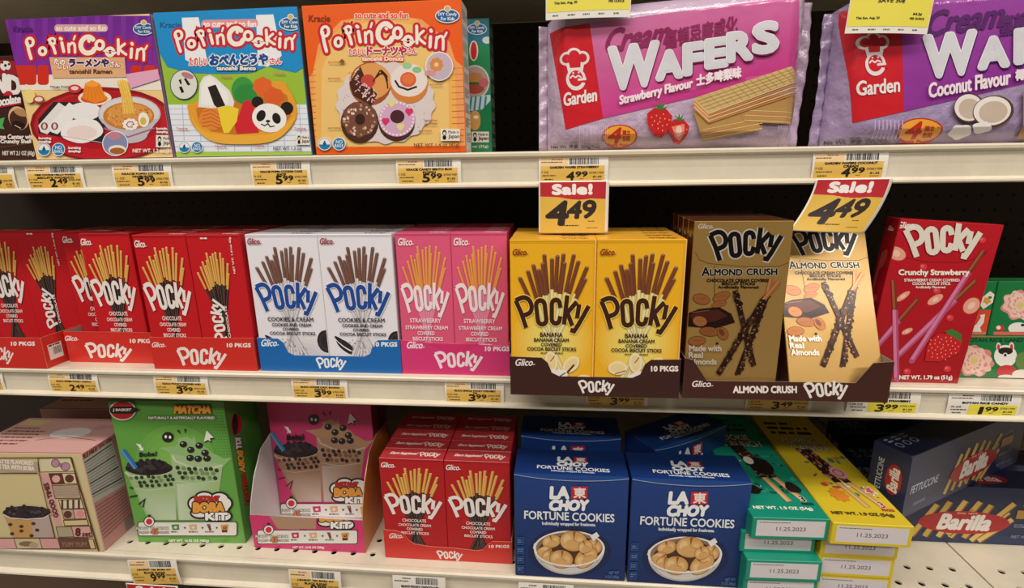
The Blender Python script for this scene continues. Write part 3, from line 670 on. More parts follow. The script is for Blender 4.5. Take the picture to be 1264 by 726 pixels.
def strawberry(A, cx, cy, r, rot=0, cut=False):
    A.poly([(cx-r*.75, cy-r*.5), (cx-r*.3, cy-r*.85), (cx+r*.35, cy-r*.8), (cx+r*.75, cy-r*.35), (cx+r*.6, cy+r*.3), (cx+r*.15, cy+r*.95), (cx-r*.3, cy+r*.85), (cx-r*.7, cy+r*.2)], '#c8242a')
    if cut: A.poly([(cx-r*.5, cy-r*.3), (cx+r*.4, cy-r*.5), (cx+r*.4, cy+r*.2), (cx+r*.1, cy+r*.7), (cx-r*.3, cy+r*.4)], '#e98a78'); A.ell(cx, cy, r*.22, r*.4, '#f4cabc')
    for i in range(14):
        a = i*2.4; q = r*.16*i**.5; A.ell(cx+q*math.cos(a), cy+q*math.sin(a), r*.035, r*.05, '#f0c070', n=5); A.L -= STEP*.9
    A.up(); 
    for k in range(5): a = R_(-160+k*35); A.poly([(cx-r*.1, cy-r*.75), (cx+r*.6*math.cos(a), cy-r*.75+r*.55*math.sin(a)), (cx+r*.15, cy-r*.7)], '#3f7a34')
def wafer_pic(A, col=('#c8a86c', '#b88f52', '#d9905a')):
    for q in (((705, 500), (960, 500), (1010, 580), (745, 632)), ((870, 440), (1190, 420), (1160, 555), (930, 545))):
        sub(A, q, 6, 3, col[1])
        for k in range(5): A.line([(q[3][0], q[3][1]-8-k*11), (q[2][0], q[2][1]-8-k*11)], 3, col[2] if k % 2 else '#e3c792')
    sub(A, ((705, 440), (1140, 298), (1200, 345), (770, 505)), 8, 3, '#d3b679')
    for k in range(14): t = k/14; A.line([(705+435*t, 440-142*t), (770+430*t, 505-160*t)], 2, '#bd9b5e')
    for k in range(4): t = (k+1)/5; A.line([(705+65*t, 440+65*t), (1140+60*t, 298+47*t)], 2, '#bd9b5e')
    for k in range(6): A.line([(705-0, 445+k*8), (770, 508+k*8), (1200, 350+k*11)], 6, ('#dcbf88', '#cf8450')[k % 2])
def pic_straw(A):
    A.px(660, 0, 3.611)
    sub(A, ((65, 130), (245, 105), (305, 528), (138, 578)), 6, 10, '#cf1f2c')
    sub(A, ((245, 105), (1185, -20), (1205, 320), (305, 528)), 24, 12, None, ['#d07aa8', '#d56aa8', '#c42f86', '#cf3f92'])
    for x in (425, 650, 940): sub(A, ((x, 400-(x-305)*.0), (x+90, 380), (x+100, 470-(x-305)*.22), (x, 495-(x-305)*.235)), 3, 3, '#d455a0')
    chef(A, 0, 0, 1); A.T('Garden', 130, 405, 276, 462, '#f2e8e6', bold=2.2, slope=-.16)
    A.T('Cream', 322, 112, 602, 215, '#8e2a5c', bold=4.5, slope=-.16, slant=.35); A.T('嘉頓忌廉威化', 584, 104, 902, 186, '#8e2a5c', bold=2.4, slope=-.22)
    for tx, xa, ya, xb, yb in (('W', 335, 205, 545, 385), ('A', 548, 232, 650, 345), ('F', 668, 200, 745, 325), ('E', 765, 180, 850, 295), ('R', 862, 150, 960, 265), ('S', 975, 108, 1075, 232)):
        A.T(tx, xa+5, ya+8, xb+5, yb+8, '#7c1c5c', bold=10.5, slope=-.14)
        A.T(tx, xa, ya, xb, yb, '#dadbe2', bold=9.5, slope=-.14, out='#f2f2f4', ow=3)
    A.T('Strawberry Flavour', 378, 390, 700, 440, '#f6eaf0', bold=2.4, slope=-.24); A.T('士多啤梨味', 718, 318, 916, 366, '#f6eaf0', bold=2.6, slope=-.2)
    A.ell(378, 608, 78, 52, '#c02c20'); A.ell(378, 608, 72, 47, '#efa83a'); A.T('4', 330, 572, 385, 638, '#c02c20', bold=3.5, slant=.2); A.T('獨立', 390, 582, 425, 602, '#c02c20', bold=1); A.T('包裝', 390, 606, 425, 628, '#c02c20', bold=1); A.T('Single Packs', 325, 640, 425, 655, '#c02c20', bold=.8)
    strawberry(A, 555, 545, 75); strawberry(A, 640, 585, 62, cut=True); wafer_pic(A); A.T('Net Wt. 淨重: 200g(7oz)', 72, 645, 292, 664, '#3c3440', bold=.8)
    for x in (200, 250, 1080): 
        for k in range(9): A.line([(x+k*9, 560), (x+k*9, 640)], 2, '#d9c8dc')
def coconut(A, cx, cy, rx, ry, rot=0): A.ell(cx, cy, rx*1.08, ry*1.08, '#5a3c2e', rot=rot); A.ell(cx-rx*.05, cy-ry*.03, rx*.98, ry*.98, '#f0e9e2', rot=rot); A.ell(cx, cy+ry*.05, rx*.75, ry*.74, '#cbb9a8', rot=rot)
def pic_coco(A):
    A.px(940, 0, 2.503)
    sub(A, ((268, 20), (433, -5), (440, 345), (283, 380)), 6, 10, '#cf1f2c')
    sub(A, ((430, -15), (1000, -130), (1000, 215), (440, 345)), 20, 10, None, ['#a04aa8', '#a04aa8', '#8a2f98', '#92349c'])
    chef(A, 218, -56, .72); chef(A, 218, -56, .72)
    A.T('Garden', 293, 246, 425, 290, '#f2e8e6', bold=1.6, slope=-.1)
    A.T('Cream', 512, 22, 748, 98, '#5c2a6c', bold=3.2, slope=-.14, slant=.35); A.T('嘉頓忌廉威化', 735, 30, 1000, 92, '#5c2a6c', bold=2, slope=-.16)
    for tx, xa, ya, xb, yb in (('W', 503, 108, 655, 230), ('A', 672, 120, 755, 205), ('F', 782, 95, 838, 190), ('E', 850, 82, 910, 176), ('R', 925, 68, 990, 160)):
        A.T(tx, xa+4, ya+6, xb+4, yb+6, '#4c1c6c', bold=8, slope=-.12)
        A.T(tx, xa, ya, xb, yb, '#dadbe2', bold=7, slope=-.12, out='#f2f2f4', ow=2.5)
    A.T('Coconut Flavour', 512, 238, 762, 282, '#f6eaf0', bold=1.8, slope=-.17); A.T('椰子味', 778, 212, 870, 244, '#f6eaf0', bold=1.8, slope=-.14)
    A.ell(487, 405, 70, 40, '#c02c20'); A.ell(487, 405, 65, 36, '#efa83a'); A.T('4', 445, 378, 492, 428, '#c02c20', bold=2.6, slant=.2); A.T('獨立', 500, 390, 530, 406, '#c02c20', bold=.8); A.T('包裝', 500, 410, 530, 425, '#c02c20', bold=.8); A.T('Single Packs', 435, 432, 535, 444, '#c02c20', bold=.6)
    coconut(A, 635, 335, 45, 42); coconut(A, 708, 345, 60, 45, -10); A.ell(612, 408, 34, 22, '#f0ebe6', wob=.1, k=5); A.ell(675, 395, 30, 18, '#f0ebe6', wob=.1, k=4)
    sub(A, ((800, 280), (900, 260), (960, 420), (800, 430)), 4, 4, '#b98552'); A.T('Net Wt. 淨重: 200g(7oz)', 210, 432, 405, 448, '#3c3440', bold=.7)
    for k in range(8): A.line([(345+k*12, 372), (345+k*12, 430)], 3, '#cdb9dc')
wafer_bag('pink strawberry flavour wafer bag with wafers and strawberries printed on it', -.012, .002, .270, .150, .055, .10, pic_straw, '#c4adc6')
wafer_bag('purple coconut flavour wafer bag at the right end of the top shelf', .292, .004, .285, .150, .055, .06, pic_coco, '#a895bb')

# ================================================================== MIDDLE SHELF
STK = 'biscuit stick boxes on the middle shelf'
def red_front(A, q):
    "q maps the reference (303 wide) banana-style layout"
    pass
class Lay:
    "re-uses a layout measured on one box for another one: crop units -> millimetres of this face"
    def __init__(s, A, x0, y0, x1, y1): s.A = A; s.x0, s.y0 = x0, y0; s.kx = A.w*1000/(x1-x0); s.ky = A.h*1000/(y1-y0)
    def install(s):
        A = s.A; A.uv = lambda x, y: ((x-s.x0)*s.kx/1000, A.h-(y-s.y0)*s.ky/1000); return A
def lay(A, x0, y0, x1, y1): return Lay(A, x0, y0, x1, y1).install()
def stick_box(label, loc, dims, bg, kind, group, mat=CARD, rot=(0, 0, 0)):
    o = carton('stick_box', label, 'box', loc, dims, rot, col=bg, group=group, mat=mat)
    A = lay(face(o), 22, 108, 336, 640)
    if kind == 'banana':
        A.full('#efb31d', '#efb31d')
        for k in range(9): A.ell(178, 450, 150-14*k, 150-14*k, mix('#efb31d', '#efe27a', (k+1)/9), n=28)
        sticks(A, TOPS, 180, 440, 640, 14, '#7a4226', '#ece0a0', ysplit=SPL, dark=.35)
        brand(A, ((30, 292), (315, 292), (315, 415), (30, 415)), '#3b1a14', '#f3d45a', w=19, ow=3)
        for t, a, b, c, d in (('BANANA', 133, 418, 217, 433), ('BANANA CREAM', 110, 438, 240, 450), ('COVERED', 136, 455, 214, 466), ('COCOA BISCUIT STICKS', 84, 470, 268, 482)): A.T(t, a, b, c, d, '#3b1a14', bold=.6)
        A.small(135, 488, 220, 494, '#7a5a20'); script(A, 34, 138, 50, 20, '#8a2a1c')
        for x, y, r in ((110, 540, 0), (175, 520, 80), (250, 530, -40), (300, 590, 0)): A.ell(x, y, 36, 24, '#f3e3b4', rot=r); A.ell(x, y, 28, 16, '#ead69a', rot=r)
        A.ell(190, 575, 50, 24, '#efe8e0', rot=-15); A.line([(155, 585), (185, 568), (205, 575), (230, 560)], 4, '#4a2018'); A.line([(172, 520), (188, 500)], 3, '#8a2018'); A.line([(235, 560), (262, 530)], 7, '#5a1c18'); A.line([(100, 560), (140, 548)], 3, '#8a2018')
    elif kind in ('choc', 'chocshort'):
        A.full(bg)
        sticks(A, TOPS, 180, 455, 660, 14, '#e8b057', '#3a201a', ysplit=SPL, dark=.55)
        brand(A, ((28, 290), (318, 290), (318, 415), (28, 415)), '#efe7e2', None, w=20)
        for t, a, b, c, d in (('CHOCOLATE', 118, 424, 236, 440), ('CHOCOLATE CREAM', 96, 450, 258, 464), ('COVERED', 136, 472, 216, 486), ('BISCUIT STICKS', 108, 494, 246, 508)): A.T(t, a, b, c, d, '#f2dcd6', bold=.6)
        script(A, 34, 128, 62, 26, '#f4ebe6')
    elif kind == 'back':
        A.full(bg)
        sticks(A, [(x*.75+20, y+20) for x, y in TOPS], 175, 440, 660, 13, '#e8b057', '#3a201a', ysplit=[s+15 for s in SPL], dark=.55)
        A.uv0 = A.uv; f0 = A.uv
        A.uv = lambda x, y: f0(85+(y)*.85, 545-(x)*.62)      # turned a quarter: reads upwards
        brand(A, ((10, 20), (310, 20), (310, 120), (10, 120)), '#efe7e2', None, w=19)
        A.T('CHOCOLATE', 60, 122, 265, 138, '#f2dcd6', bold=1)
        A.T('NET WT. 1.41oz 40g', 470, 225, 690, 241, '#f2dcd6', bold=.8)
        A.uv = f0; A.small(110, 118, 150, 126, '#f4ebe6')
    elif kind == 'cream':
        A.full('#ebe9f0')
        for k in range(4): A.ell(230, 590, 130-20*k, 90-14*k, mix('#e4e0e6', '#cfcbd4', k/4))
        A.ell(100, 540, 48, 20, '#2a2528', rot=35); A.ell(96, 532, 48, 12, '#efeaea', rot=35); A.ell(92, 526, 48, 10, '#2a2528', rot=35); A.ell(330, 520, 42, 46, '#2a2528', n=16); A.ring(330, 520, 30, 33, 3, '#4a4448', n=14)
        sticks(A, TOPS, 180, 440, 660, 14, '#7a5548', '#dcd8de', ysplit=SPL, dark=.4)
        for i in range(40): A.ell(180+rnd.uniform(-60, 60), 560+rnd.uniform(-50, 60), 2.5, 2.5, '#6a6468', n=5); A.L -= STEP*.87
        A.up(); brand(A, ((32, 290), (312, 290), (312, 412), (32, 412)), '#1c4a9c', '#eceaf0', w=20, ow=3)
        for t, a, b, c, d in (('COOKIES & CREAM', 78, 424, 282, 440), ('COOKIES AND CREAM', 94, 448, 270, 460), ('COVERED', 140, 466, 212, 476), ('COCOA BISCUIT STICKS', 80, 482, 284, 494)): A.T(t, a, b, c, d, '#3a3640', bold=.6)
        script(A, 34, 122, 54, 22, '#9a3040')
    elif kind == 'pink':
        A.full('#e05a80')
        sticks(A, TOPS, 180, 455, 660, 12, '#eda04c', '#ec8fae', ysplit=[s+25 for s in SPL], dark=.25)
        brand(A, ((30, 290), (316, 290), (316, 415), (30, 415)), '#f4e6ea', None, w=19)
        for t, a, b, c, d in (('STRAWBERRY', 80, 424, 262, 440), ('STRAWBERRY CREAM', 50, 452, 300, 466), ('COVERED', 120, 474, 220, 488), ('BISCUIT STICKS', 90, 496, 268, 510)): A.T(t, a, b, c, d, '#f8e4ea', bold=.6)
        A.small(130, 520, 240, 528, '#f4c8d4'); script(A, 40, 126, 80, 26, '#f8ecee')
        A.ell(190, 560, 48, 20, '#5a9a44', wob=.25, k=5, n=40)
    A.up(2); A.line([(22, 112), (336, 112)], 2, mix(bg, '#000000', .35))
    if kind == 'banana': A.rect(330, 108, 336, 640, mix(bg, '#ffffff', .2))
    A.done('front_print', o, mat)
    T = face(o, 'top'); d = dims[1]*1000; w = dims[0]*1000
    tc = {'banana': '#6a3a18', 'cream': '#5a5660'}.get(kind, '#f2dcd6')
    T.rect(1, 1, w-1, d-1, mix(bg, '#ffffff', .03)); brand(T, ((w*.58, d*.3), (w*.92, d*.3), (w*.92, d*.78), (w*.58, d*.78)), tc, None, w=20)
    if kind == 'chocshort': T.T('Share happiness!', w*.14, d*.36, w*.56, d*.66, tc, bold=.25, slant=.3)
    T.line([(1, d*.96), (w-1, d*.96)], .5, mix(bg, '#000000', .4))
    T.done('top_print', o, mat)
    return o
ORD = ['first', 'second', 'third', 'fourth', 'rearmost']
def rows_behind(o, n, step, x, y, z, label, jit=.0008, x_jit=.0003, prints=('front_print',)):
    rn = random.Random(int(x*997)+n)
    for k in range(1, n): copy_tree(o, (x+rn.uniform(-x_jit, x_jit), y+k*step, z), label=f'{label}, {ORD[k]} from the front', skip=prints)

def tray(label, x0, y0, z, w, d, hf, hs, col, top_profile, pic, side=None, hb=None, incol='#8f8a84', wing=None, group='cardboard display trays'):
    "open display tray of thin board; top_profile: list of (fraction of width, height) along the front lip"
    r = empty('display_tray', (x0, y0, z)); tag(r, label, 'tray', group); t = .0011
    def slab(P, axis, a, b, nm, c, c2=None):
        n = len(P); V = [((p[0], a, p[1]) if axis == 'y' else (a, p[0], p[1])) for p in P]+[((p[0], b, p[1]) if axis == 'y' else (b, p[0], p[1])) for p in P]
        Fc = [list(range(n)), [n+i for i in range(n)][::-1]]+[[i, n+i, n+(i+1) % n, (i+1) % n] for i in range(n)]
        C = [c, c2 or c]+[mix(c, '#b9a58c', .5)]*n
        return mesh_obj(nm, V, Fc, C, CARD, r)
    front = [(0, 0), (w, 0)]+[(w*a, h_) for a, h_ in top_profile[::-1]]
    fo = slab(front, 'y', 0, t, 'front_panel', col, incol)
    hs0 = hs; P = wing or [(t, 0), (d, 0), (d, hb or hs), (t, hs)]
    slab(P, 'x', 0, t, 'side_panel', incol if incol == '#d8d0d2' else col, incol); slab(P, 'x', w, w-t, 'side_panel', side or col, incol)
    slab([(t, 0), (w-t, 0), (w-t, hb or hs), (t, hb or hs)], 'y', d-t, d, 'back_panel', col)
    V, Fc = bevbox(t, t, 0.0002, w-t, d-t, .001, .0002); mesh_obj('base_panel', V, Fc, incol, CARD, r)
    A = Art(w, max(p[1] for p in top_profile), ((0, 0, 0), (1, 0, 0), (0, 0, 1), (0, -1, 0)), Matrix.Translation((x0, y0, z)), inset=.0003)
    pic(A); A.done('front_print', r)
    return r
FLAT = lambda a, b: [(0, a), (1, b)]
RED = '#c4161f'; REDT = '#cf2c24'
# red trays -------------------------------------------------------
def red_tray_pic(q, s, gl, pk):
    def f(A):
        A.px(0, 260, 3.025)
        brand(A, q, '#f0e4de', None, w=19)
        if gl: script(A, gl[0], gl[1], 46, 18, '#f4e8e2')
        if pk: A.T('10 PKGS', pk[0], pk[1], pk[0]+88, pk[1]+14, '#f4e8e2', bold=1.2)
    return f
def side_label(r, x, y0, y1, z0, z1):
    A = Art(y1-y0, z1-z0, ((x, y0, z0), (0, 1, 0), (0, 0, 1), (1, 0, 0))); A.full('#e8e4de'); ww = (y1-y0)*1000; hh = (z1-z0)*1000
    A.bars(ww*.35, hh*.25, ww*.9, hh*.7, n=14, seed=4); A.small(ww*.1, hh*.06, ww*.9, hh*.2, '#4a4644'); A.done('barcode_label', r, label='white barcode sticker')
TRW = .1465
t0 = tray('red tray with a white barcode sticker on its side at the left edge', -.8385, .0005, 0, TRW, .118, .044, .044, REDT, FLAT(.044, .044), red_tray_pic(((-60, 500), (50, 515), (50, 575), (-60, 560)), 1, None, (42, 490)))
side_label(t0, TRW+.0001, .006, .027, .009, .032)
t1 = tray('red tray set slightly back between two other red trays', -.6845, .0265, 0, .140, .118, .045, .045, REDT, FLAT(.045, .045), red_tray_pic(((312, 492), (492, 500), (492, 562), (312, 556)), 1, (242, 468), (486, 480)))
t2 = tray('red tray directly left of the blue tray', -.5405, .0075, 0, TRW-.001, .118, .045, .045, REDT, FLAT(.045, .046), red_tray_pic(((655, 510), (845, 515), (845, 590), (655, 585)), 1, (568, 492), (848, 496)))
G1 = 'red chocolate biscuit stick boxes on the middle shelf'
SD = (.0715, .0212, .180)
rb = stick_box('red chocolate stick box cut by the left edge of the photograph', (-.8365, .064, .0012), SD, RED, 'choc', G1, rot=(0, 0, 0))
bk = stick_box('red stick box with sideways lettering in the leftmost tray', (-.7647, .063, .0012), SD, RED, 'back', G1)
copy_tree(rb, (-.6825, .052, .0012), label='red chocolate stick box half hidden behind another in the set-back tray')
copy_tree(rb, (-.6320, .0285, .0012), label='red chocolate stick box standing foremost in the set-back tray')
r2 = copy_tree(rb, (-.5390, .0095, .0012), label='red chocolate stick box on the left of the tray next to the blue tray')
b2 = copy_tree(bk, (-.4665, .0095, .0012), label='red stick box with sideways lettering beside the blue tray')
for src, x, c in ((rb, -.539, 'left'), (bk, -.4665, 'right')):
    for k in range(1, 5): copy_tree(src, (x, .0095+k*.0222, .0012), label=f'red stick box beside the blue tray, {c} column, {ORD[k]} from the front', skip=('front_print',))
for k in range(1, 3): copy_tree(rb, (-.6080, .052+k*.0222, .0012), label=f'red stick box at the back of the set-back tray, right column, {ORD[k+1]} row', skip=('front_print',)); copy_tree(rb, (-.6825, .052+k*.0222, .0012), label=f'red stick box at the back of the set-back tray, left column, {ORD[k+1]} row', skip=('front_print',))
# cookies and cream ------------------------------------------------
def cc_tray(A):
    A.px(300, 260, 2.903); script(A, 66, 462, 56, 24, '#eef2f6'); A.T('10 PKGS', 468, 472, 552, 487, '#eef2f6', bold=1.2)
    brand(A, ((258, 526), (370, 526), (370, 570), (258, 570)), '#f0f4f8', None, w=19)
notch = lambda hh, lo, a=.18, b=.82: [(0, hh), (a-.03, hh*.98), (a+.005, hh*.86), (a+.03, lo*1.18), (a+.075, lo), (b-.075, lo), (b-.03, lo*1.18), (b-.005, hh*.86), (b+.03, hh*.98), (1, hh)]
tray('blue tray holding the white cookies and cream boxes', -.3908, .0095, 0, .1915, .118, .046, .046, '#1668b4', notch(.046, .0225), cc_tray)
G2 = 'white cookies and cream stick boxes'
cc = stick_box('white cookies and cream stick box on the left of the blue tray', (-.3892, .0112, .0012), (.0938, .0212, .180), '#e6e3ea', 'cream', G2)
copy_tree(cc, (-.2950, .0112, .0012), label='white cookies and cream stick box on the right of the blue tray')
rows_behind(cc, 5, .0216, -.3892, .0112, .0012, 'white stick box in the left column of the blue tray')
rows_behind(cc, 5, .0216, -.2950, .0112, .0012, 'white stick box in the right column of the blue tray')
# strawberry ---------------------------------------------------------
def pk_tray(A):
    A.px(300, 260, 2.903); script(A, 588, 470, 56, 24, '#f8e6ee'); A.T('10 PKGS', 868, 488, 955, 503, '#f8e6ee', bold=1.2)
    A.poly([(660, 478), (850, 478), (760, 520)], '#d62f70')
    brand(A, ((680, 505), (858, 505), (858, 572), (680, 572)), '#f6e4ec', None, w=19)
tray('pink tray holding the strawberry boxes', -.1983, .0095, 0, .1395, .118, .044, .044, '#d6397a', [(0, .046), (.12, .0445), (.3, .0425), (.8, .041), (1, .040)], pk_tray)
G3 = 'pink strawberry stick boxes'
pk = stick_box('pink strawberry stick box on the left of the pink tray', (-.1968, .0112, .0012), (.0682, .0212, .181), '#df5680', 'pink', G3)
copy_tree(pk, (-.1282, .0112, .0012), label='pink strawberry stick box on the right of the pink tray, beside the yellow boxes')
for x, c in ((-.1968, 'left'), (-.1282, 'right')): rows_behind(pk, 5, .0216, x, .0112, .0012, f'pink strawberry stick box in the {c} column')
# banana -------------------------------------------------------------
def bn_tray(A):
    A.px(620, 260, 2.904); script(A, 48, 532, 62, 24, '#efe4de'); A.T('10 PKGS', 534, 558, 630, 576, '#efe4de', bold=1.4)
    brand(A, ((268, 608), (402, 608), (402, 660), (268, 660)), '#efe8e4', None, w=19)
tray('dark brown tray overhanging the shelf edge with the yellow banana boxes', -.0530, -.0450, 0, .1915, .118, .047, .047, '#3a1c18', notch(.047, .024, .22, .80), bn_tray)
G4 = 'yellow banana stick boxes'
bn = stick_box('yellow banana stick box on the left of the brown tray', (-.0516, -.0434, .0012), (.0940, .0222, .180), '#eeb01c', 'banana', G4)
copy_tree(bn, (.0428, -.0434, .0012), label='yellow banana stick box on the right of the brown tray')
for x, c in ((-.0516, 'left'), (.0428, 'right')): rows_behind(bn, 5, .0224, x, -.0434, .0012, f'yellow banana stick box in the {c} column')
# almond ---------------------------------------------------------------
def al_tray(A):
    A.px(830, 250, 2.689); script(A, 66, 592, 62, 20, '#efe4de'); A.T('ALMOND CRUSH', 202, 610, 412, 632, '#f2e8e2', bold=1.4, slant=.0)
    brand(A, ((430, 598), (580, 590), (585, 650), (434, 656)), '#efe8e4', None, w=19)
tray('dark brown tray with cut corners holding the gold almond boxes', .1430, -.0430, 0, .2200, .118, .048, .048, '#42201a', [(0, .048), (.04, .046), (.115, .0215), (.835, .0225), (.905, .046), (1, .048)], al_tray)
G5 = 'gold almond stick boxes'
def almond_box(label, loc, rot=(0, 0, 0)):
    o = carton('stick_box', label, 'box', loc, (.1010, .0235, .198), rot, col='#b8914e', group=G5, mat=GOLD, sidecol='#5a2a1c', topcol='#6a3a24')
    o2 = Matrix.Translation((.1445, -.0365, .0012))
    A = Art(.101, .198, ((0, 0, 0), (1, 0, 0), (0, 0, 1), (0, -1, 0)), o2); A.full('#b89350', '#c09a58'); A.px(845, 260, 3.297)
    A.line([(44, 170), (60, 200), (100, 216), (240, 228), (380, 228), (425, 212), (438, 180)], 2.5, '#6a4a20'); A.line([(122, 225), (122, 370)], 3, '#3a1a10')
    brand(A, ((92, 82), (398, 68), (394, 195), (90, 222)), '#17120f', '#eee8de', w=21, ow=5); script(A, 56, 54, 58, 20, '#f4ecd8')
    A.T('A', 70, 230, 102, 266, '#17120f', bold=1.6, out='#efe6d0', ow=2); A.T('LMOND', 104, 238, 234, 264, '#17120f', bold=1.8, out='#efe6d0', ow=2); A.T('CRUSH', 252, 236, 376, 262, '#17120f', bold=1.8, out='#efe6d0', ow=2)
    for t, a, b, c, d in (('CHOCOLATE CREAM COVERED', 90, 278, 350, 290), ('BISCUIT STICKS', 152, 292, 286, 303), ('Artificially Flavored', 136, 306, 300, 320)): A.T(t, a, b, c, d, '#2a1c10', bold=.9)
    def nut(x, y, a, b, r, c='#b5713c'): A.ell(x, y, a*1.06, b*1.1, '#6a3c1e', rot=r); A.ell(x, y, a, b, c, rot=r); A.line([(x-a*.6, y), (x+a*.6, y-b*.2)], 1.5, '#8a5228')
    nut(68, 360, 34, 20, 12); nut(150, 350, 36, 18, -22); nut(140, 380, 30, 12, -15)
    A.poly([(5, 420), (60, 400), (140, 392), (190, 420), (205, 455), (120, 480), (0, 470)], '#2e140e'); A.poly([(20, 425), (70, 408), (135, 402), (175, 428), (120, 452), (40, 455)], '#5a2c1e'); nut(62, 450, 28, 20, 10, '#c07a46'); A.line([(30, 415), (100, 405)], 4, '#8a5a48')
    nut(100, 492, 38, 18, 5, '#a86838'); nut(155, 500, 26, 20, 60); A.ell(150, 495, 16, 10, '#7a4a2a', rot=60); nut(50, 530, 34, 18, -5); A.ell(132, 540, 6, 5, '#3a1a10', n=8)
    def crunchy(p0, p1, tip=None):
        rn = random.Random(int(p0[0])); n = 16
        if tip: A.line([tip, p0], 17, '#c87a44'); A.line([(tip[0]-3, tip[1]), (p0[0]-3, p0[1])], 8, '#dd9a64')
        A.line([p0, p1], 22, '#2c1610')
        for i in range(n*3):
            t = rn.random(); x = p0[0]+(p1[0]-p0[0])*t+rn.uniform(-11, 11); y = p0[1]+(p1[1]-p0[1])*t
            A.ell(x, y, rn.uniform(6, 10), rn.uniform(5, 9), rn.choice(('#2c1610', '#4a2a1c', '#3a1e14', '#5e3c28')), n=6, rot=rn.uniform(0, 90)); A.L -= STEP*.6
        for i in range(n): t = rn.random(); A.ell(p0[0]+(p1[0]-p0[0])*t+rn.uniform(-8, 8), p0[1]+(p1[1]-p0[1])*t, 4, 3, '#b48a64', n=5); A.L -= STEP*.9
        A.up(2)
    crunchy((335, 345), (215, 665), (352, 275)); crunchy((205, 325), (280, 630)); crunchy((318, 365), (135, 665), (385, 285))
    A.T('Made with', 18, 548, 148, 570, '#efe8dc', bold=1.2); A.T('Real', 16, 575, 72, 597, '#efe8dc', bold=1.2); A.T('Almonds', 16, 602, 128, 624, '#efe8dc', bold=1.2)
    A.done('front_print', o, GOLD)
    L = face(o, 'left'); L.full('#54261a'); script(L, 6, 14, 8, 4, '#d8c8b0'); L.done('side_print', o, GLOSSCARD)
    V, Fc = bevbox(.0004, .0008, .1980, .1006, .0227, .1984, .0001); mesh_obj('tuck_flap', V, Fc, '#5c3320', GLOSSCARD, o)
    return o
al = almond_box('gold almond stick box standing upright at the front of the left side', (.1445, -.0365, .0012))
for k in range(1, 5): copy_tree(al, (.1445, -.0365+k*.0242, .0012), label=f'gold almond stick box behind the upright front one, {ORD[k]} from the front', skip=('front_print',))
copy_tree(al, (.2608, -.0385, .0118), (R_(-26), 0, 0), 'gold almond stick box leaning back and catching the light')
# crunchy strawberry -------------------------------------------------------
o = carton('stick_box', 'tall red crunchy strawberry box leaning right of the almond tray', 'box', (.3672, .0150, .0006), (.1090, .0240, .196), (0, R_(4.2), 0), col='#b81522', mat=GLOSSCARD, group=None, sidecol='#a81420')
A = face(o); A.full('#bd1826', '#a8121e'); A.px(1060, 250, 3.02)
A.line([(128, 178), (170, 205), (250, 222), (380, 224), (460, 205), (480, 180)], 2.5, '#7a0c14')
for x, y, a, b, r in ((140, 190, 36, 24, 20), (165, 350, 30, 10, -35), (285, 362, 32, 14, -30), (420, 385, 26, 34, 50), (180, 480, 22, 9, -25)): A.ell(x, y, a*1.08, b*1.1, '#c8403c', rot=r); A.ell(x, y, a, b, '#e8a48c', rot=r); A.ell(x, y, a*.4, b*.5, '#f0c8b0', rot=r)
for x, y in ((340, 430), (180, 630), (330, 620), (290, 330), (240, 240), (460, 140)): A.ell(x, y, 14, 12, '#d83a42', n=14); A.ell(x-3, y-3, 7, 5, '#e86468', n=10)
def pstick(p, s_, e, w=22): A.line([p, s_], w*.85, '#7a3420'); A.line([(p[0]-3, p[1]), (s_[0]-3, s_[1])], w*.4, '#a05a38'); A.line([s_, e], w, '#b8507c'); A.line([(s_[0]-3, s_[1]), (e[0]-3, e[1])], w*.5, '#d880a4'); A.ell(e[0], e[1], w*.48, w*.4, '#b8507c', n=12)
pstick((220, 360), (150, 440), (60, 545), 20); pstick((436, 290), (360, 362), (140, 575)); pstick((466, 178), (410, 258), (195, 592)); pstick((128, 290), (134, 400), (140, 660))
brand(A, ((160, 84), (458, 78), (448, 200), (166, 220)), '#e2dccd', '#8f0f18', w=24, ow=2); script(A, 142, 72, 62, 24, '#f4ebe6')
A.T('Crunchy Strawberry', 148, 250, 410, 276, '#f6efe2', bold=1.4); A.T('STRAWBERRY CREAM COVERED', 168, 284, 374, 294, '#f0ded6', bold=.7); A.T('COCOA BISCUIT STICK', 198, 297, 340, 307, '#f0ded6', bold=.7); A.T('Artificially Flavored', 210, 311, 320, 322, '#f0ded6', bold=.6)
A.poly([(260, 520), (290, 490), (350, 485), (385, 520), (370, 560), (300, 592), (245, 590), (250, 550)], '#c8202a')
for i in range(36): a = i*2.4; q = 10*i**.5; A.ell(312+q*math.cos(a), 540+q*.8*math.sin(a), 2.2, 3, '#f0b070', n=5); A.L -= STEP*.9
A.up(); A.poly([(318, 480), (345, 470), (380, 490), (382, 520), (360, 505), (340, 495)], '#3f7a34')
A.T('NET WT. 1.79 oz (51g)', 150, 644, 346, 662, '#f4e8e2', bold=1.1)
A.done('front_print', o, GLOSSCARD)
L = face(o, 'left'); L.full('#a81420'); script(L, 7, 10, 9, 5, '#f0dcd4'); L.ell(11, 48, 5, 12, '#c8403c', rot=10); L.line([(8, 40), (5, 90)], 3, '#b05a50'); L.ell(12, 95, 5, 5, '#d83a42'); L.done('side_print', o, GLOSSCARD)
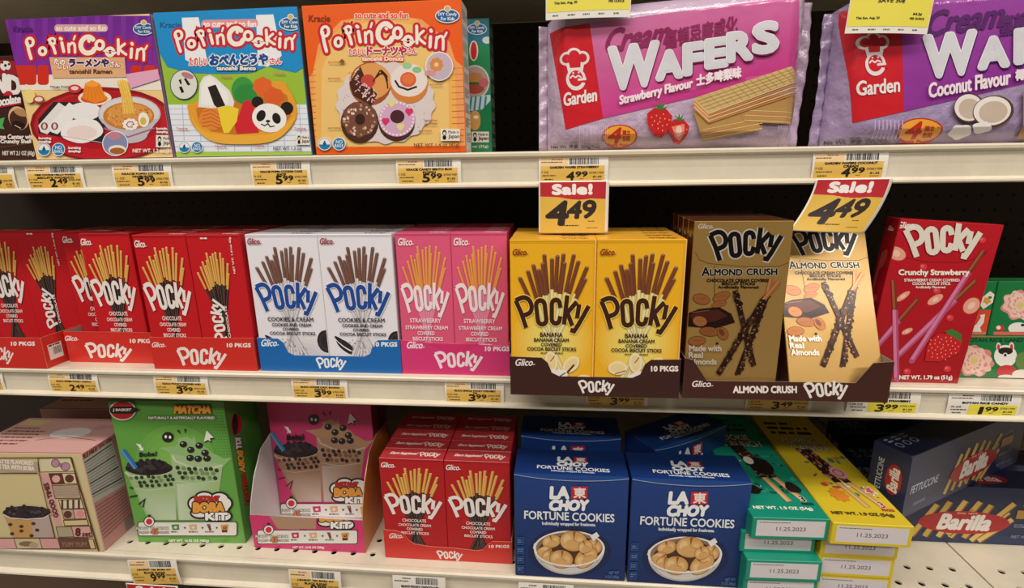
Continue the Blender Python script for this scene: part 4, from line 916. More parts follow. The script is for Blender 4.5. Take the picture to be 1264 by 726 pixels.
# rice candy -----------------------------------------------------------------
G6 = 'green rice candy packets'
def peony(A, x, y, r):
    for k, (q, c) in enumerate(((1, '#d98a84'), (.93, '#edc4b4'), (.72, '#dc948c'), (.66, '#efcdbc'), (.45, '#d98a84'), (.4, '#efc8b4'), (.2, '#dccb7a'))): A.ell(x, y, r*q*1.15, r*q*.9, c, wob=.1, k=7+k, n=56, rot=k*20)
def candy_packet(label, x, z, w, h, pic, y=.0330):
    o = carton('candy_packet', label, 'box', (x, y, z), (w, .022, h), col='#17713c', mat=FILM, group=G6); A = face(o); A.full('#1a7a40'); pic(A); A.done('front_print', o, FILM); return o
def pic_low(A):
    A.px(1160, 330, 4.837); A.rect(60, 395, 560, 416, '#d8604a'); A.T('BOTAN RICE CANDY', 155, 424, 520, 446, '#123c22', bold=1.6); peony(A, 205, 560, 98)
    A.ell(392, 530, 68, 66, '#f0ece6'); A.ell(350, 475, 14, 26, '#e8e0da'); A.ell(350, 477, 8, 18, '#c83a3a'); A.ell(428, 475, 16, 28, '#e8e0da'); A.ell(428, 478, 9, 20, '#c83a3a'); A.ell(392, 500, 44, 22, '#2a2420'); A.ell(390, 524, 14, 14, '#f0ece6'); A.ell(390, 524, 9, 9, '#2a3a6a')
    A.ell(400, 625, 60, 42, '#c83a3a'); A.ell(395, 655, 50, 14, '#ece4dc'); A.ell(500, 560, 50, 55, '#6a8a4a'); A.ell(490, 640, 60, 30, '#efe6de')
def pic_l(A): A.px(1160, 330, 4.837); A.rect(150, 255, 330, 400, '#d8502e'); A.poly([(225, 205), (300, 142), (336, 170), (325, 205), (260, 250)], '#efe9da'); A.ell(282, 200, 22, 20, '#d9a43c', wob=.2, k=5, n=30); A.ell(300, 180, 12, 8, '#3c7a3c'); A.poly([(180, 340), (215, 345), (245, 300), (240, 285), (270, 280), (262, 330), (240, 360), (250, 385), (180, 385)], '#efe6dc'); A.rect(150, 385, 330, 420, '#e07a5a')
def pic_r(A): A.px(1160, 330, 4.837); peony(A, 480, 228, 95); A.ell(470, 365, 62, 36, '#efeae4'); A.ell(360, 365, 26, 20, '#c83a3a', n=10); A.ell(350, 360, 14, 12, '#f0e8e0', n=10); A.rect(320, 385, 620, 420, '#d8705a'); A.ell(495, 345, 12, 8, '#2a2420')
candy_packet('lower green rice candy packet lying under the other two', .4860, .0008, .112, .0535, pic_low)
candy_packet('small upper rice candy packet partly hidden by the tall red box', .4780, .0545, .0335, .0660, pic_l, .034)
candy_packet('upper right rice candy packet with a large pink flower', .5125, .0545, .0860, .0660, pic_r, .034)

UPPER_SET = {o.name for o in bpy.data.objects if not o.parent and o.get('category') and (o.get('category') != 'shelf' or o.name in SHELVES_UP)}   # everything so far, apart from camera, lights and setting, is in shelf units
# ================================================================== BOTTOM SHELF
# pink square box -----------------------------------------------------------
def latte_top(o):
    T = face(o, 'top'); w, d, h = [q*1000 for q in o['dims']]; T.full('#d9a9a3'); T.rect(6, 6, 40, 22, '#d9c58c'); T.ell(w*.62, d*.45, 26, 14, '#ece6e2'); T.ell(w*.8, d*.28, 9, 7, '#c99aa4'); T.ell(w*.9, d*.24, 8, 6, '#c99aa4')
    for k in range(6): T.small(8, 28+k*8, 60, 32+k*8, '#6a4238', rows=1, seed=k)
    T.line([(70, 60), (100, 50), (150, 58)], 1, '#6a3a30')
    T.line([(1, d-1), (w-1, d-1)], 1.2, '#5a2c20'); T.done('top_print', o)
o = carton('drink_kit_box', 'pink square bubble tea box with a tiled pattern at the left edge', 'box', (-.7385, -.0868, ZB), (.1600, .0900, .1400), (0, 0, R_(2)), col='#d5a19b', sidecol='#c98c88', group='bubble tea kit boxes')
A = face(o); A.full('#d3c491'); A.px(0, 560, 4.375); Bn = '#5a2c20'
A.rect(-100, -10, 600, 600, '#d3c491')
A.rect(-80, 28, 205, 95, '#b3a08c', .06); A.T('BUBBLE TEA WITH BOBA', -70, 62, 185, 84, '#e6dccb', bold=2, slope=.06); A.T('LATTE FLAVORED', -20, 36, 180, 56, '#e6dccb', bold=2, slope=.06)
A.poly([(210, 108), (265, 106), (340, 388), (300, 392)], '#d9a09c'); 
def cell(p, c, lw=4): A.poly(p, c); A.line(p, lw, Bn, closed=True)
cell([(205, 25), (388, 22), (405, 95), (215, 100)], '#d8cfa6'); 
A.ell(300, 52, 22, 22, '#b98aa0'); A.ell(355, 70, 24, 22, '#b98aa0'); A.ell(328, 62, 12, 12, '#a87890'); A.ring(300, 52, 22, 22, 3, Bn, n=16); A.ring(355, 70, 24, 22, 3, Bn, n=16)
cell([(265, 108), (335, 106), (350, 162), (282, 165)], '#5f3428'); cell([(335, 106), (405, 106), (418, 162), (350, 162)], '#d8cfa6'); A.ell(304, 136, 22, 20, '#e4aaa8'); A.ell(376, 134, 24, 22, '#5f3428')
cell([(282, 172), (422, 168), (438, 240), (300, 242)], '#b9a58e')
for k in range(7): A.line([(292+k*.5*2, 182+k*8), (330, 176+k*8), (370, 182+k*8), (428, 176+k*8)], 2, '#8a7460')
cell([(318, 250), (440, 245), (455, 295), (332, 298)], '#d8d2b0')
for k in range(4): A.rect(332+k*30, 248, 344+k*30, 296, '#5f3428')
cell([(335, 300), (398, 299), (408, 352), (348, 354)], '#b9a58e'); cell([(398, 299), (458, 298), (468, 350), (408, 352)], '#e0b0ae'); A.ell(368, 328, 22, 20, '#5f3428'); A.ell(436, 326, 22, 20, '#d9948f'); 
cell([(345, 360), (472, 355), (480, 385), (352, 388)], '#d6c68e'); cell([(305, 395), (388, 392), (402, 448), (318, 450)], '#b0a284'); cell([(388, 392), (488, 390), (500, 448), (402, 450)], '#d9a6a0')
A.T('GOOD TIMES', 182, 238, 374, 262, Bn, bold=1.5, rot=-107.5); A.T('8', 412, 402, 436, 442, '#5a1c18', bold=3.5); A.T('set', 448, 424, 492, 444, '#5a1c18', bold=1.5)
cell([(-80, 455), (78, 455), (95, 512), (-80, 512)], '#dca8a4'); cell([(78, 455), (215, 455), (232, 512), (95, 512)], '#cdbf94'); cell([(215, 455), (315, 455), (330, 512), (232, 512)], '#d9a09c'); cell([(315, 455), (478, 455), (492, 512), (330, 512)], '#6a4638'); cell([(478, 460), (506, 460), (520, 512), (492, 512)], '#d3c491')
A.T('YUM YUM', 336, 476, 470, 498, '#8a6a5a', bold=2); A.ell(150, 485, 44, 14, '#8a6a50'); A.ell(185, 492, 24, 16, '#b9a08c', n=12)
A.rect(-80, 516, 560, 545, '#cdbd8a'); A.T('NET WT. 15.52 OZ (440g)', 315, 522, 520, 536, '#4a2a22', bold=1)
# cup
A.poly([(25, 335), (270, 335), (300, 450), (75, 455)], '#b9a59c'); A.poly([(35, 345), (180, 350), (180, 450), (80, 455)], '#c69a5c'); A.ell(148, 318, 130, 38, '#2b2026'); 
for i in range(60): a = rnd.uniform(0, 6.28); q = rnd.uniform(0, 1)**.5; A.ell(148+118*q*math.cos(a), 306+30*q*math.sin(a), 9, 8, rnd.choice(('#1c141a', '#3a2e36', '#2a2028', '#54464e')), n=7); A.L -= STEP*.8
A.up(); A.line([(22, 325), (60, 345), (150, 352), (240, 345), (282, 322)], 6, '#d8cfc8')
for x, y in ((60, 380), (120, 415), (185, 375), (70, 430), (205, 410), (175, 440), (120, 390)): A.ell(x, y, 12, 9, '#4a2e22', n=8)
A.line([(-80, 103), (205, 103)], 5, Bn); A.line([(-80, 452), (300, 452)], 4, Bn); A.line([(388, 20), (545, 548)], 8, Bn); A.line([(-80, 22), (388, 18)], 5, Bn); A.line([(210, 22), (215, 100), (300, 452)], 4, Bn); A.line([(-80, 543), (545, 547)], 5, Bn)
A.done('front_print', o)
A = face(o, 'right'); A.full('#cb928d'); A.px(0, 490, 3.63)
A.T('BROWN SUGAR LATTE', 336, 212, 492, 232, '#7a2418', bold=1, slope=-.55); A.T('BUBBLE MILK TEA KIT', 340, 232, 500, 252, '#7a2418', bold=1, slope=-.55)
A.poly([(350, 300), (500, 195), (560, 395), (412, 480)], '#c9c6bd'); 
for k in range(14): A.line([(360+k*4, 308+k*11), (500+k*4, 212+k*12.5)], 2 if k % 4 else 5, '#6a6a66' if k % 4 else '#3a3634')
for k in range(10): A.line([(418+k*5, 500+k*15), (560+k*3, 410+k*12)], 4, '#a8605c')
A.poly([(555, 545), (590, 520), (596, 575), (565, 600)], '#8a7a72'); A.done('side_print', o); latte_top(o)
o2 = copy_tree(o, (-.7560, .0300, ZB), (0, 0, R_(2)), 'second pink box standing in the shadow behind the square bubble tea box', skip=('front_print', 'side_print'))
o2.scale = (1.05, 1.4, 1.0)

# bubble tea kits -----------------------------------------------------------
def cup_art(A, q):
    "two bubble tea cups; q = dict of colours; in the 726 x 726 crop of the green box"
    A.poly([(335, 200), (385, 185), (410, 200), (420, 178), (428, 215), (480, 240), (500, 260), (560, 290), (600, 285), (555, 330), (440, 325), (340, 300), (300, 260), (255, 240), (330, 232), (345, 215)], q['milk'])
    A.poly([(95, 350), (325, 335), (340, 580), (205, 580)], q['cup']); A.poly([(308, 265), (555, 320), (520, 580), (345, 580)], q['cup2'])
    A.poly([(150, 440), (330, 425), (335, 580), (215, 580)], [mix(q['tea'], '#ffffff', .05), q['tea'], mix(q['tea'], '#ffffff', .35), mix(q['tea'], '#ffffff', .2)]); A.poly([(338, 410), (535, 400), (515, 580), (350, 580)], [mix(q['tea'], '#ffffff', .3), q['tea'], q['tea'], mix(q['tea'], '#ffffff', .35)])
    A.line([(318, 275), (330, 300), (400, 330), (480, 340), (555, 322)], 9, q['rim']); A.line([(95, 355), (120, 372), (200, 378), (300, 355), (325, 335)], 8, q['rim'])
    A.line([(140, 430), (200, 440), (330, 425)], 3, q['rim']); A.line([(335, 395), (430, 408), (535, 395)], 3, q['rim'])
    rn = random.Random(11)
    for j in range(3):
        for i in range(8):
            x = 122+i*27+j*12; y = 382+j*20-i*1.5
            if x < 325 and y-380 < (x-100)*.6: A.ell(x+rn.uniform(-4, 4), y+rn.uniform(-4, 4), 10, 8.5, q['pearl2'] if rn.random() < .8 else mix(q['pearl2'], q['tea'], .5), n=10, rot=30); A.L -= STEP*.87
        for i in range(8):
            x = 345+i*26+j*9; y = 335+j*21+i*1.2
            if x < 535: A.ell(x+rn.uniform(-4, 4), y+rn.uniform(-4, 4), 11, 9.5, q['pearl2'] if rn.random() < .8 else mix(q['pearl2'], q['tea'], .5), n=10, rot=30); A.L -= STEP*.87
    A.up(); A.ell(208, 335, 112, 34, '#1d161c')
    for i in range(70): a = rn.uniform(0, 6.28); k = rn.uniform(0, 1)**.5; A.ell(208+100*k*math.cos(a), 325+28*k*math.sin(a), 11, 10, rn.choice(('#181218', '#2c242c', '#3c323c', '#1f181e')), n=8); A.L -= STEP*.7
    A.up(); 
    for x, y in ((370, 222), (445, 228), (405, 248), (472, 262), (402, 286), (440, 290), (482, 288)): A.ell(x, y, 18, 15, '#1f1a1e', n=12); A.ell(x-5, y-5, 5, 4, '#b9b4b4', n=6)
    A.ell(298, 188, 28, 25, '#1f1a1e', n=16); A.ell(288, 186, 6, 8, '#f0ecec', n=8); A.ell(308, 188, 6, 8, '#f0ecec', n=8)
    A.line([(85, 250), (148, 335)], 22, q['straw']); A.line([(80, 252), (143, 337)], 8, q['straw2'])
    for p in ([(345, 155), (358, 172)], [(380, 150), (380, 170)]): A.line(p, 12, '#1f3a1a' if q['g'] else '#6a1030', w1=2)
    A.poly([(482, 160), (518, 195), (498, 198), (505, 215), (490, 205), (470, 215)], '#1a1a1a'); A.poly([(480, 156), (514, 190), (495, 193), (500, 208), (487, 200), (468, 210)], '#efece6')
    A.poly([(148, 218), (170, 222), (178, 240), (182, 234), (184, 252), (162, 248), (168, 242)], '#efece6'); A.T('Boba!', 165, 258, 245, 278, '#1c2418', bold=1.6, slope=-.06)
    for p in ([(118, 425), (135, 428)], [(118, 470), (155, 462)], [(160, 505), (190, 480), (180, 518)]): A.line(p, 7, q['tick'])
def kit_logo(A, k=(1, 1, 0, 0)):
    sx, sy, dx, dy = k; X = lambda x: dx+x*sx; Y = lambda y: dy+y*sy
    for c, e in (('#1a1a18', 9), ('#f0ece6', 0)):
        for x, y, a, b in ((430, 500, 32, 28), (470, 475, 40, 26), (540, 480, 40, 28), (570, 500, 26, 26), (500, 520, 85, 32), (450, 545, 40, 20), (530, 555, 62, 24), (560, 560, 34, 20)): A.ell(X(x), Y(y), (a+e)*sx, (b+e)*sy, c, n=18); A.L -= STEP*.87
        A.up(2)
    A.T('INSTANT', X(425), Y(466), X(540), Y(492), '#c42a20', bold=2.5*sx, out='#3a1410', ow=2*sx)
    A.T('BOBA', X(420), Y(498), X(562), Y(540), '#e8a040', bold=5*sx, out='#3a1c10', ow=5*sx); A.T('KIT', X(478), Y(546), X(578), Y(576), '#f6f2ec', bold=4*sx, out='#2a1c18', ow=4*sx)
def kit_strip(A, y0, y1, x0, x1, pc, q=1):
    h = y1-y0; w = x1-x0
    A.rrect(x0-3, y0-3, x1+3, y1+3, h*.15, '#1c2418'); A.rrect(x0, y0, x1, y1, h*.15, '#e8e4dc')
    A.ell(x0+w*.11, y0-h*.05, h*.42, h*.4, '#1c1c1a'); A.ell(x0+w*.11, y0-h*.05, h*.36, h*.34, '#efeae4'); A.ell(x0+w*.11, y0-h*.05, h*.24, h*.23, '#cf2a3a'); A.rect(x0+w*.095, y0-h*.58, x0+w*.125, y0-h*.42, '#1c1c1a')
    A.T('READY TO DRINK', x0-w*.02, y0+h*.36, x0+w*.31, y0+h*.55, '#f2efe8', bold=.3, out='#1c1c1a', ow=1.6); A.T('IN JUST 45 SECONDS', x0, y0+h*.70, x0+w*.31, y0+h*.88, '#f2efe8', bold=.2, out='#1c1c1a', ow=1.6)
    A.T('45', x0+w*.13, y0+h*.5, x0+w*.2, y0+h*.9, '#e07a30', bold=1, out='#3a1c10', ow=2)
    for i, (c, fx_) in enumerate(((pc, .38), ('#d8ae80', .56))):
        x = x0+w*fx_; A.poly([(x-h*.32, y0+h*.18), (x+h*.25, y0+h*.14), (x+h*.28, y0+h*.55), (x-h*.22, y0+h*.6)], c); A.ell(x, y0+h*.38, h*.13, h*.1, '#e8dccc', n=10); A.small(x-h*.35, y0+h*.68, x+h*.35, y0+h*.8, '#4a4a44', seed=i)
    for fx_ in (.465, .645, .79): A.T('+', x0+w*fx_, y0+h*.34, x0+w*fx_+h*.14, y0+h*.48, '#1c1c1a', bold=1)
    for k in range(3): A.line([(x0+w*.70+k*h*.1, y0+h*.12), (x0+w*.73+k*h*.04, y0+h*.62)], h*.06, '#6a2434')
    A.small(x0+w*.68, y0+h*.68, x0+w*.77, y0+h*.78, '#4a4a44'); x = x0+w*.88; A.poly([(x-h*.3, y0+h*.18), (x+h*.3, y0+h*.14), (x+h*.2, y0+h*.75), (x-h*.2, y0+h*.75)], '#dd9a44'); A.rect(x-h*.2, y0+h*.55, x+h*.2, y0+h*.75, '#5a2c18'); A.T('x3', x-h*.12, y0+h*.28, x+h*.14, y0+h*.48, '#3a1c10', bold=1)
GK = 'bubble tea kit boxes'
o = carton('drink_kit_box', 'green matcha bubble tea kit box standing on the lowest shelf', 'box', (-.5482, -.0625, ZB), (.1445, .070, .203), (0, 0, R_(3)), col='#62a044', sidecol='#4c8636', group=GK)
A = face(o); A.full('#5c9c40', '#68a848'); A.px(130, 490, 3.821)
for i in range(12):
    for j in range(16):
        r_ = .35+.28*i
        A.ell(440+i*13+j*3, 60+j*14, r_*1.4, r_*1.4, '#2f7a2c', n=6); A.L -= STEP*.87
A.up(2)
for k in range(5): A.ell(330, 300, 190-30*k, 170-28*k, mix('#62a242', '#84ba54', (k+1)/6))
cup_art(A, dict(g=1, milk='#8fb978', cup='#9bb884', cup2='#a3bf8c', tea='#9fbd82', rim='#c4d4b0', pearl2='#2a3820', straw='#2a6fb0', straw2='#5a9ad0', tick='#1c3018'))
kit_logo(A); kit_strip(A, 588, 650, 160, 622, '#3f8a4a'); A.T('NET WT. 16.92 OZ (480g)', 305, 668, 492, 682, '#e4ecd8', bold=1)
A.T('MATCHA', 332, 40, 502, 74, '#e89a34', bold=4, out='#5a2414', ow=2.5, slant=.12); A.T('NATURALLY & ARTIFICIALLY FLAVORED', 210, 90, 520, 101, '#f0f0e4', bold=1, out='#1c3a18', ow=1.5)
A.ell(88, 60, 62, 48, '#d8d4c4'); A.ell(88, 60, 56, 42, '#c0202a'); A.rrect(28, 42, 148, 76, 15, '#1a1614'); A.poly([(140, 45), (168, 56), (140, 72)], '#1a1614'); A.T('J BASKET', 42, 52, 128, 66, '#efe8dc', bold=1.2)
A.done('front_print', o)
A = face(o, 'right'); A.full('#4c8636'); A.px(130, 490, 3.821); A.ell(618, 130, 26, 48, '#c0202a'); A.ell(612, 130, 14, 52, '#1a1614')
A.uv0 = A.uv; f0 = A.uv; A.uv = lambda x, y: f0(612+y*.55+x*.13, 190+x)
A.T('KIT', 5, 0, 55, 44, '#f2ede6', bold=3, out='#1c1c18', ow=4); A.T('BOBA', 65, 0, 165, 50, '#e8a040', bold=3, out='#1c1c18', ow=4); A.T('INSTANT', 180, 10, 320, 50, '#c42a20', bold=2, out='#1c1c18', ow=3)
A.uv = f0; A.done('side_print', o)

MAG = '#cf3470'
o = carton('drink_kit_box', 'magenta bubble tea kit box standing inside the cardboard tray', 'box', (-.3855, .0020, ZB+.0016), (.1435, .056, .2000), col='#c93470', sidecol='#7a1f45', group=GK)
A = face(o); A.full(MAG); 
def via(A, q0, q1, base):
    "draw art written in one crop's box q0 inside box q1 of another crop"
    f0 = A.uvpx if hasattr(A, 'uvpx') else A.uv
    (a, b, c, d), (e, f, g, h) = q0, q1
    return lambda x, y: f0(e+(x-a)*(g-e)/(c-a), f+(y-b)*(h-f)/(d-b))
A.px(310, 490, 3.629); f0 = A.uv
A.uv = via(A, (85, 250, 555, 580), (92, 160, 510, 470), None)
cup_art(A, dict(g=0, milk='#b9906c', cup='#a88468', cup2='#b08c70', tea='#a98264', rim='#d0b49c', pearl2='#3a2018', straw='#2f7aa8', straw2='#5aa0c4', tick='#7a1038'))
A.uv = f0; kit_logo(A, (.86, .86, 15, -20)); kit_strip(A, 478, 540, 135, 560, '#c22a60')
A.T('BROWN SUGAR', 340, -30, 500, 0, '#e89a34', bold=3, out='#5a2414', ow=2); A.T('Boba!', 162, 172, 240, 192, '#1c1418', bold=1.4)
A.done('front_print', o)
A = face(o, 'right'); A.full('#7c2048'); A.mm(); A.uv = lambda x, y: (y/1000, .2-x/1000); A.T('INSTANT BOBA KIT', 30, 20, 150, 36, '#3a1022', bold=1); A.done('side_print', o)
def boba_tray(A):
    A.px(310, 490, 3.629); A.full(MAG)
    A.poly([(80, 530), (215, 538), (215, 595), (120, 590)], '#b08c70'); A.poly([(210, 540), (290, 545), (290, 592), (215, 590)], '#b08c70')
    kit_logo(A, (.86, .86, -52, 92)); kit_strip(A, 598, 656, 30, 475, '#b8285c'); A.T('NET WT. 16.92 OZ (480g)', 188, 668, 328, 680, '#f0d8e0', bold=.8)
wing = [(.0012, 0), (.112, 0), (.112, .125), (.070, .128), (.040, .118), (.018, .090), (.005, .062), (.0012, .047)]
tray('open cardboard tray with curved white sides holding the magenta kit boxes', -.3880, -.0610, ZB+.0004, .1480, .125, .045, .045, MAG, [(0, .047), (.06, .0485), (.11, .048), (.16, .0458), (.60, .0415), (.68, .0375), (.76, .0405), (1, .040)], boba_tray, side='#c8813c', incol='#d8d0d2', wing=wing, hb=.10)

# lower red boxes --------------------------------------------------------
def lr_tray(A):
    A.px(460, 500, 3.63); script(A, 75, 575, 56, 22, '#f0e0da'); A.T('10 PKGS', 522, 628, 612, 640, '#f0e0da', bold=1.1); brand(A, ((282, 652), (402, 656), (404, 698), (286, 692)), '#f0e4de', None, w=19)
tray('red tray with a cut-out front on the lowest shelf', -.2120, -.0662, ZB+.0004, .1600, .120, .036, .036, REDT, [(0, .040), (.10, .0395), (.16, .036), (.20, .026), (.24, .0215), (.36, .0190), (.55, .0185), (.72, .0165), (.77, .018), (.81, .026), (.85, .031), (1, .0315)], lr_tray)
G7 = 'red chocolate stick boxes on the lowest shelf'
lo = stick_box('red chocolate stick box on the left of the lowest shelf tray', (-.2107, -.0645, ZB+.0016), (.0785, .0226, .1375), '#b5141e', 'chocshort', G7)
copy_tree(lo, (-.1318, -.0645, ZB+.0016), label='red chocolate stick box on the right of the lowest shelf tray')
for x, c in ((-.2107, 'left'), (-.1318, 'right')): rows_behind(lo, 5, .0230, x, -.0645, ZB+.0016, f'red stick box on the lowest shelf, {c} column')

# fortune cookie cartons --------------------------------------------------
NAVY = '#12326f'; GC = 'blue fortune cookie cartons'
def choy_lines(A, f, k=1.):
    def TT(t, x0, y0, x1, y1, c, b=0, **kw): A.T(t, f[0]+x0*f[2], f[1]+y0*f[3], f[0]+x1*f[2], f[1]+y1*f[3], c, bold=b*f[2], **kw)
    TT('LA', 218, 178, 315, 238, '#eef0f0', 6, slant=.05); A.rect(f[0]+328*f[2], f[1]+175*f[3], f[0]+416*f[2], f[1]+242*f[3], '#c02430'); TT('東', 342, 182, 406, 236, '#efe4dc', 2); TT('CHOY', 214, 250, 418, 302, '#eef0f0', 6, slant=.15)
    TT('FORTUNE COOKIES', 76, 315, 560, 358, '#e6eaee', 1.4, slope=.04); TT('Individually wrapped for freshness.', 172, 368, 460, 390, '#d9dee6', 1, slope=.03)
def cookie(A, x, y, a, b, rot=0):
    A.ell(x, y, a*1.04, b*1.05, '#8a5a2c', rot=rot); A.ell(x, y, a, b, '#cf9c5c', rot=rot); c, q = math.cos(R_(rot)), math.sin(R_(rot)); P = lambda u, v: (x+(u*c)*a-(v*q)*b, y+(u*q)*a+(v*c)*b)
    A.ell(*P(-.42, .05), a*.50, b*.78, '#dcae70', rot=rot+14); A.ell(*P(.40, .08), a*.50, b*.76, '#d8a866', rot=rot-14); A.ell(*P(-.48, -.1), a*.28, b*.45, '#e8c68e', rot=rot+14); A.ell(*P(.46, -.05), a*.26, b*.4, '#e4be84', rot=rot-14)
    A.ell(*P(0, .35), a*.6, b*.5, '#d9aa6a', rot=rot); A.poly([P(-.10, -.96), P(.10, -.98), P(.02, -.1)], '#8a5a30'); A.line([P(.02, -.12), P(.25, .05), P(.5, .1)], a*.04, '#b07c48')
def choy_carton(label, loc, rot=(0, 0, 0), front=True):
    w, d, h = .1285, .0545, .1370
    o = carton('cookie_carton', label, 'box', loc, (w, d, h), rot, col=NAVY, group=GC)
    mw = Matrix.Translation((-.0470, -.0832, ZB)); 
    A = Art(w, h, ((0, 0, 0), (1, 0, 0), (0, 0, 1), (0, -1, 0)), mw); A.full('#173d80', '#0f2a60'); A.px(630, 560, 4.373)
    A.ell(320, 530, 225, 135, '#0f2450'); A.ell(318, 512, 191, 142, '#d6d2cc', a0=0, a1=180); A.poly([(122, 512), (128, 486), (160, 466), (200, 470), (150, 530)], '#ebe7e2')
    A.ell(318, 512, 192, 96, '#ebe7e2', n=40); A.ell(318, 510, 180, 86, '#8a7460', n=40); A.ell(322, 520, 168, 78, '#4a3424', n=36)
    for c in ((222, 474, 50, 34, -12), (185, 530, 30, 40, 60), (452, 500, 42, 38, 30), (208, 556, 36, 34, 20), (275, 568, 62, 48, 8), (408, 560, 68, 46, -38), (340, 470, 72, 54, 6), (405, 500, 40, 34, -20)): cookie(A, *c)
    A.line(arcpts(318, 512, 187, 92, 14, 166, 20), 9, '#ece8e3'); A.line(arcpts(318, 516, 176, 128, 20, 160, 16), 5, '#c4beb6')
    A.poly([(430, 442), (465, 420), (480, 442), (448, 470)], '#eeeae6'); pass
    choy_lines(A, (0, 0, 1, 1)); A.T('NET WT', 532, 632, 585, 648, '#4a6aa0', bold=1); A.T('3 OZ (85g)', 512, 654, 585, 672, '#4a6aa0', bold=1)
    for k in range(4): A.rrect(36, 448+k*50, 74, 490+k*50, 6, '#2c5a94'); A.rrect(39, 451+k*50, 71, 487+k*50, 5, '#143468'); A.small(42, 460+k*50, 68, 478+k*50, '#5a84b4', rows=2, seed=k)
    A.done('front_print', o)
    T = face(o, 'top'); W_, D_ = w*1000, d*1000; choy_lines(T, (W_*.10, -10, .17, .15*1.0)); T.done('top_print', o)
    # gently bowed top flap closing over the front edge
    V = []; Fc = []; K = 14
    for i in range(K+1):
        t = i/K; sag = .0052*(1-(2*t-1)**2)*1.0; x = .0005+(w-.001)*t
        V += [(x, .002, h+.0001), (x, -.0006, h+.0001), (x, -.0009, h-sag-.0006), (x, -.0002, h-sag-.0006)]
    for i in range(K):
        for j in range(4): a = i*4+j; b = i*4+(j+1) % 4; Fc.append([a, a+4, b+4, b])
    mesh_obj('top_flap', V, Fc, '#1d4488', CARD, o)
    V = []; Fc = []
    for i in range(K+1):
        t = i/K; sag = .0052*(1-(2*t-1)**2); x = .0005+(w-.001)*t; V += [(x, -.0011, h-sag-.0001), (x, -.0011, h-sag-.0009)]
    for i in range(K): Fc.append([i*2, i*2+1, i*2+3, i*2+2])
    mesh_obj('flap_edge', V, Fc, '#9fb0d0', CARD, o)
    return o
ch = choy_carton('blue fortune cookie carton directly right of the red boxes on the lowest shelf', (-.0470, -.0832, ZB))
copy_tree(ch, (.0842, -.0838, ZB), label='blue fortune cookie carton beside the green snack stack')
copy_tree(ch, (-.0455, .0030, ZB), label='shaded blue fortune cookie carton squarely behind the left front one', skip=())
copy_tree(ch, (.1200, -.0225, ZB), (0, 0, R_(33.5)), 'blue fortune cookie carton turned at an angle behind the right front one')

# long flat boxes ------------------------------------------------------------
def long_box(label, loc, dims, rotz, col, light, words, cols, group, full=True):
    o = carton('snack_box', label, 'box', loc, dims, (0, 0, R_(rotz)), col=col, group=group); w, d, h = [q*1000 for q in dims]
    A = face(o); A.rect(4.5, 3, w-4, h-3.4, light); A.rect(5.0, 3.5, w-4.5, h-3.9, '#d8d2d4'); A.T('11.25.2023', w*.32, h*.42, w*.70, h*.60, '#6a6468', bold=.12); A.small(w*.09, h*.2, w*.5, h*.25, '#5a5458'); A.done('end_print', o)
    if full:
        T = face(o, 'top'); T.full(col); a, b, c = cols
        rn = random.Random(len(label))
        T.T(words[0], w*.2, d*.28, w*.74, d*.34, '#e8e0d4', bold=.35, out='#2a2420', ow=.7); T.T(words[1], w*.26, d*.35, w*.86, d*.41, '#e8e0d4', bold=.35, out='#2a2420', ow=.7)
        for k in range(3): T.small(w*.12, d*(.1+.055*k), w*.8, d*(.14+.055*k), '#3a2a24', rows=1, seed=k)
        for i in range(34): T.ell(w*rn.uniform(.25, .95), d*rn.uniform(.45, .82), rn.uniform(1, 4.5), rn.uniform(1, 6), rn.choice(a), n=rn.choice((4, 5, 8, 12)), rot=rn.uniform(0, 90)); T.L -= STEP*.5
        T.up(2)
        for dx in (0, 9):
            T.line([(w*.36+dx, d*.40), (w*.52+dx*1.3, d*.70)], 8.5, '#2c1610')
            for i in range(40): t = rn.random(); T.ell(w*(.36+.16*t)+dx*(1+.3*t)+rn.uniform(-4, 4), d*(.40+.30*t), 2.2, 3.2, rn.choice(c), n=6, rot=rn.uniform(0, 90)); T.L -= STEP*.8
            T.up(2); T.line([(w*.52+dx*1.3, d*.70), (w*.63+dx*1.9, d*.885)], 7, '#c9985c'); T.line([(w*.52+dx*1.3-1, d*.70), (w*.63+dx*1.9-1, d*.885)], 3.4, '#dfb680')
        T.T('3', w*.80, d*.845, w*.86, d*.885, words[2], bold=.5, out='#f0ece4', ow=.5); T.T('PACKS', w*.78, d*.892, w*.93, d*.908, words[2], bold=.3); T.T('NET WT. 1.9 OZ (54g)', w*.08, d*.925, w*.86, d*.95, words[3], bold=.4)
        if b == 1: T.ell(w*.82, d*.78, 8, 11, '#241a18', n=14, wob=.1, k=3); T.ell(w*.24, d*.80, 8, 9, '#1c1614', n=14); T.ell(w*.6, d*.60, 13, 20, '#1e1816', n=18); T.ell(w*.46, d*.55, 6, 9, '#e8e4dc', n=12)
        if b == 2: T.ell(w*.38, d*.80, 9, 12, '#e08a2c', wob=.15, k=9, n=54); T.ell(w*.85, d*.76, 5, 8, '#efe8dc', wob=.3, k=5, n=30); T.ell(w*.85, d*.76, 3.5, 6, '#d8605a', wob=.3, k=5, n=30); T.ell(w*.64, d*.62, 9, 12, '#e4a4ac', n=20); T.ring(w*.64, d*.62, 5, 7, 1.5, '#c83a48', n=16)
        T.done('top_print', o)
    return o
TEAL = '#138f74'; YEL = '#dbc22c'; HB = .0262
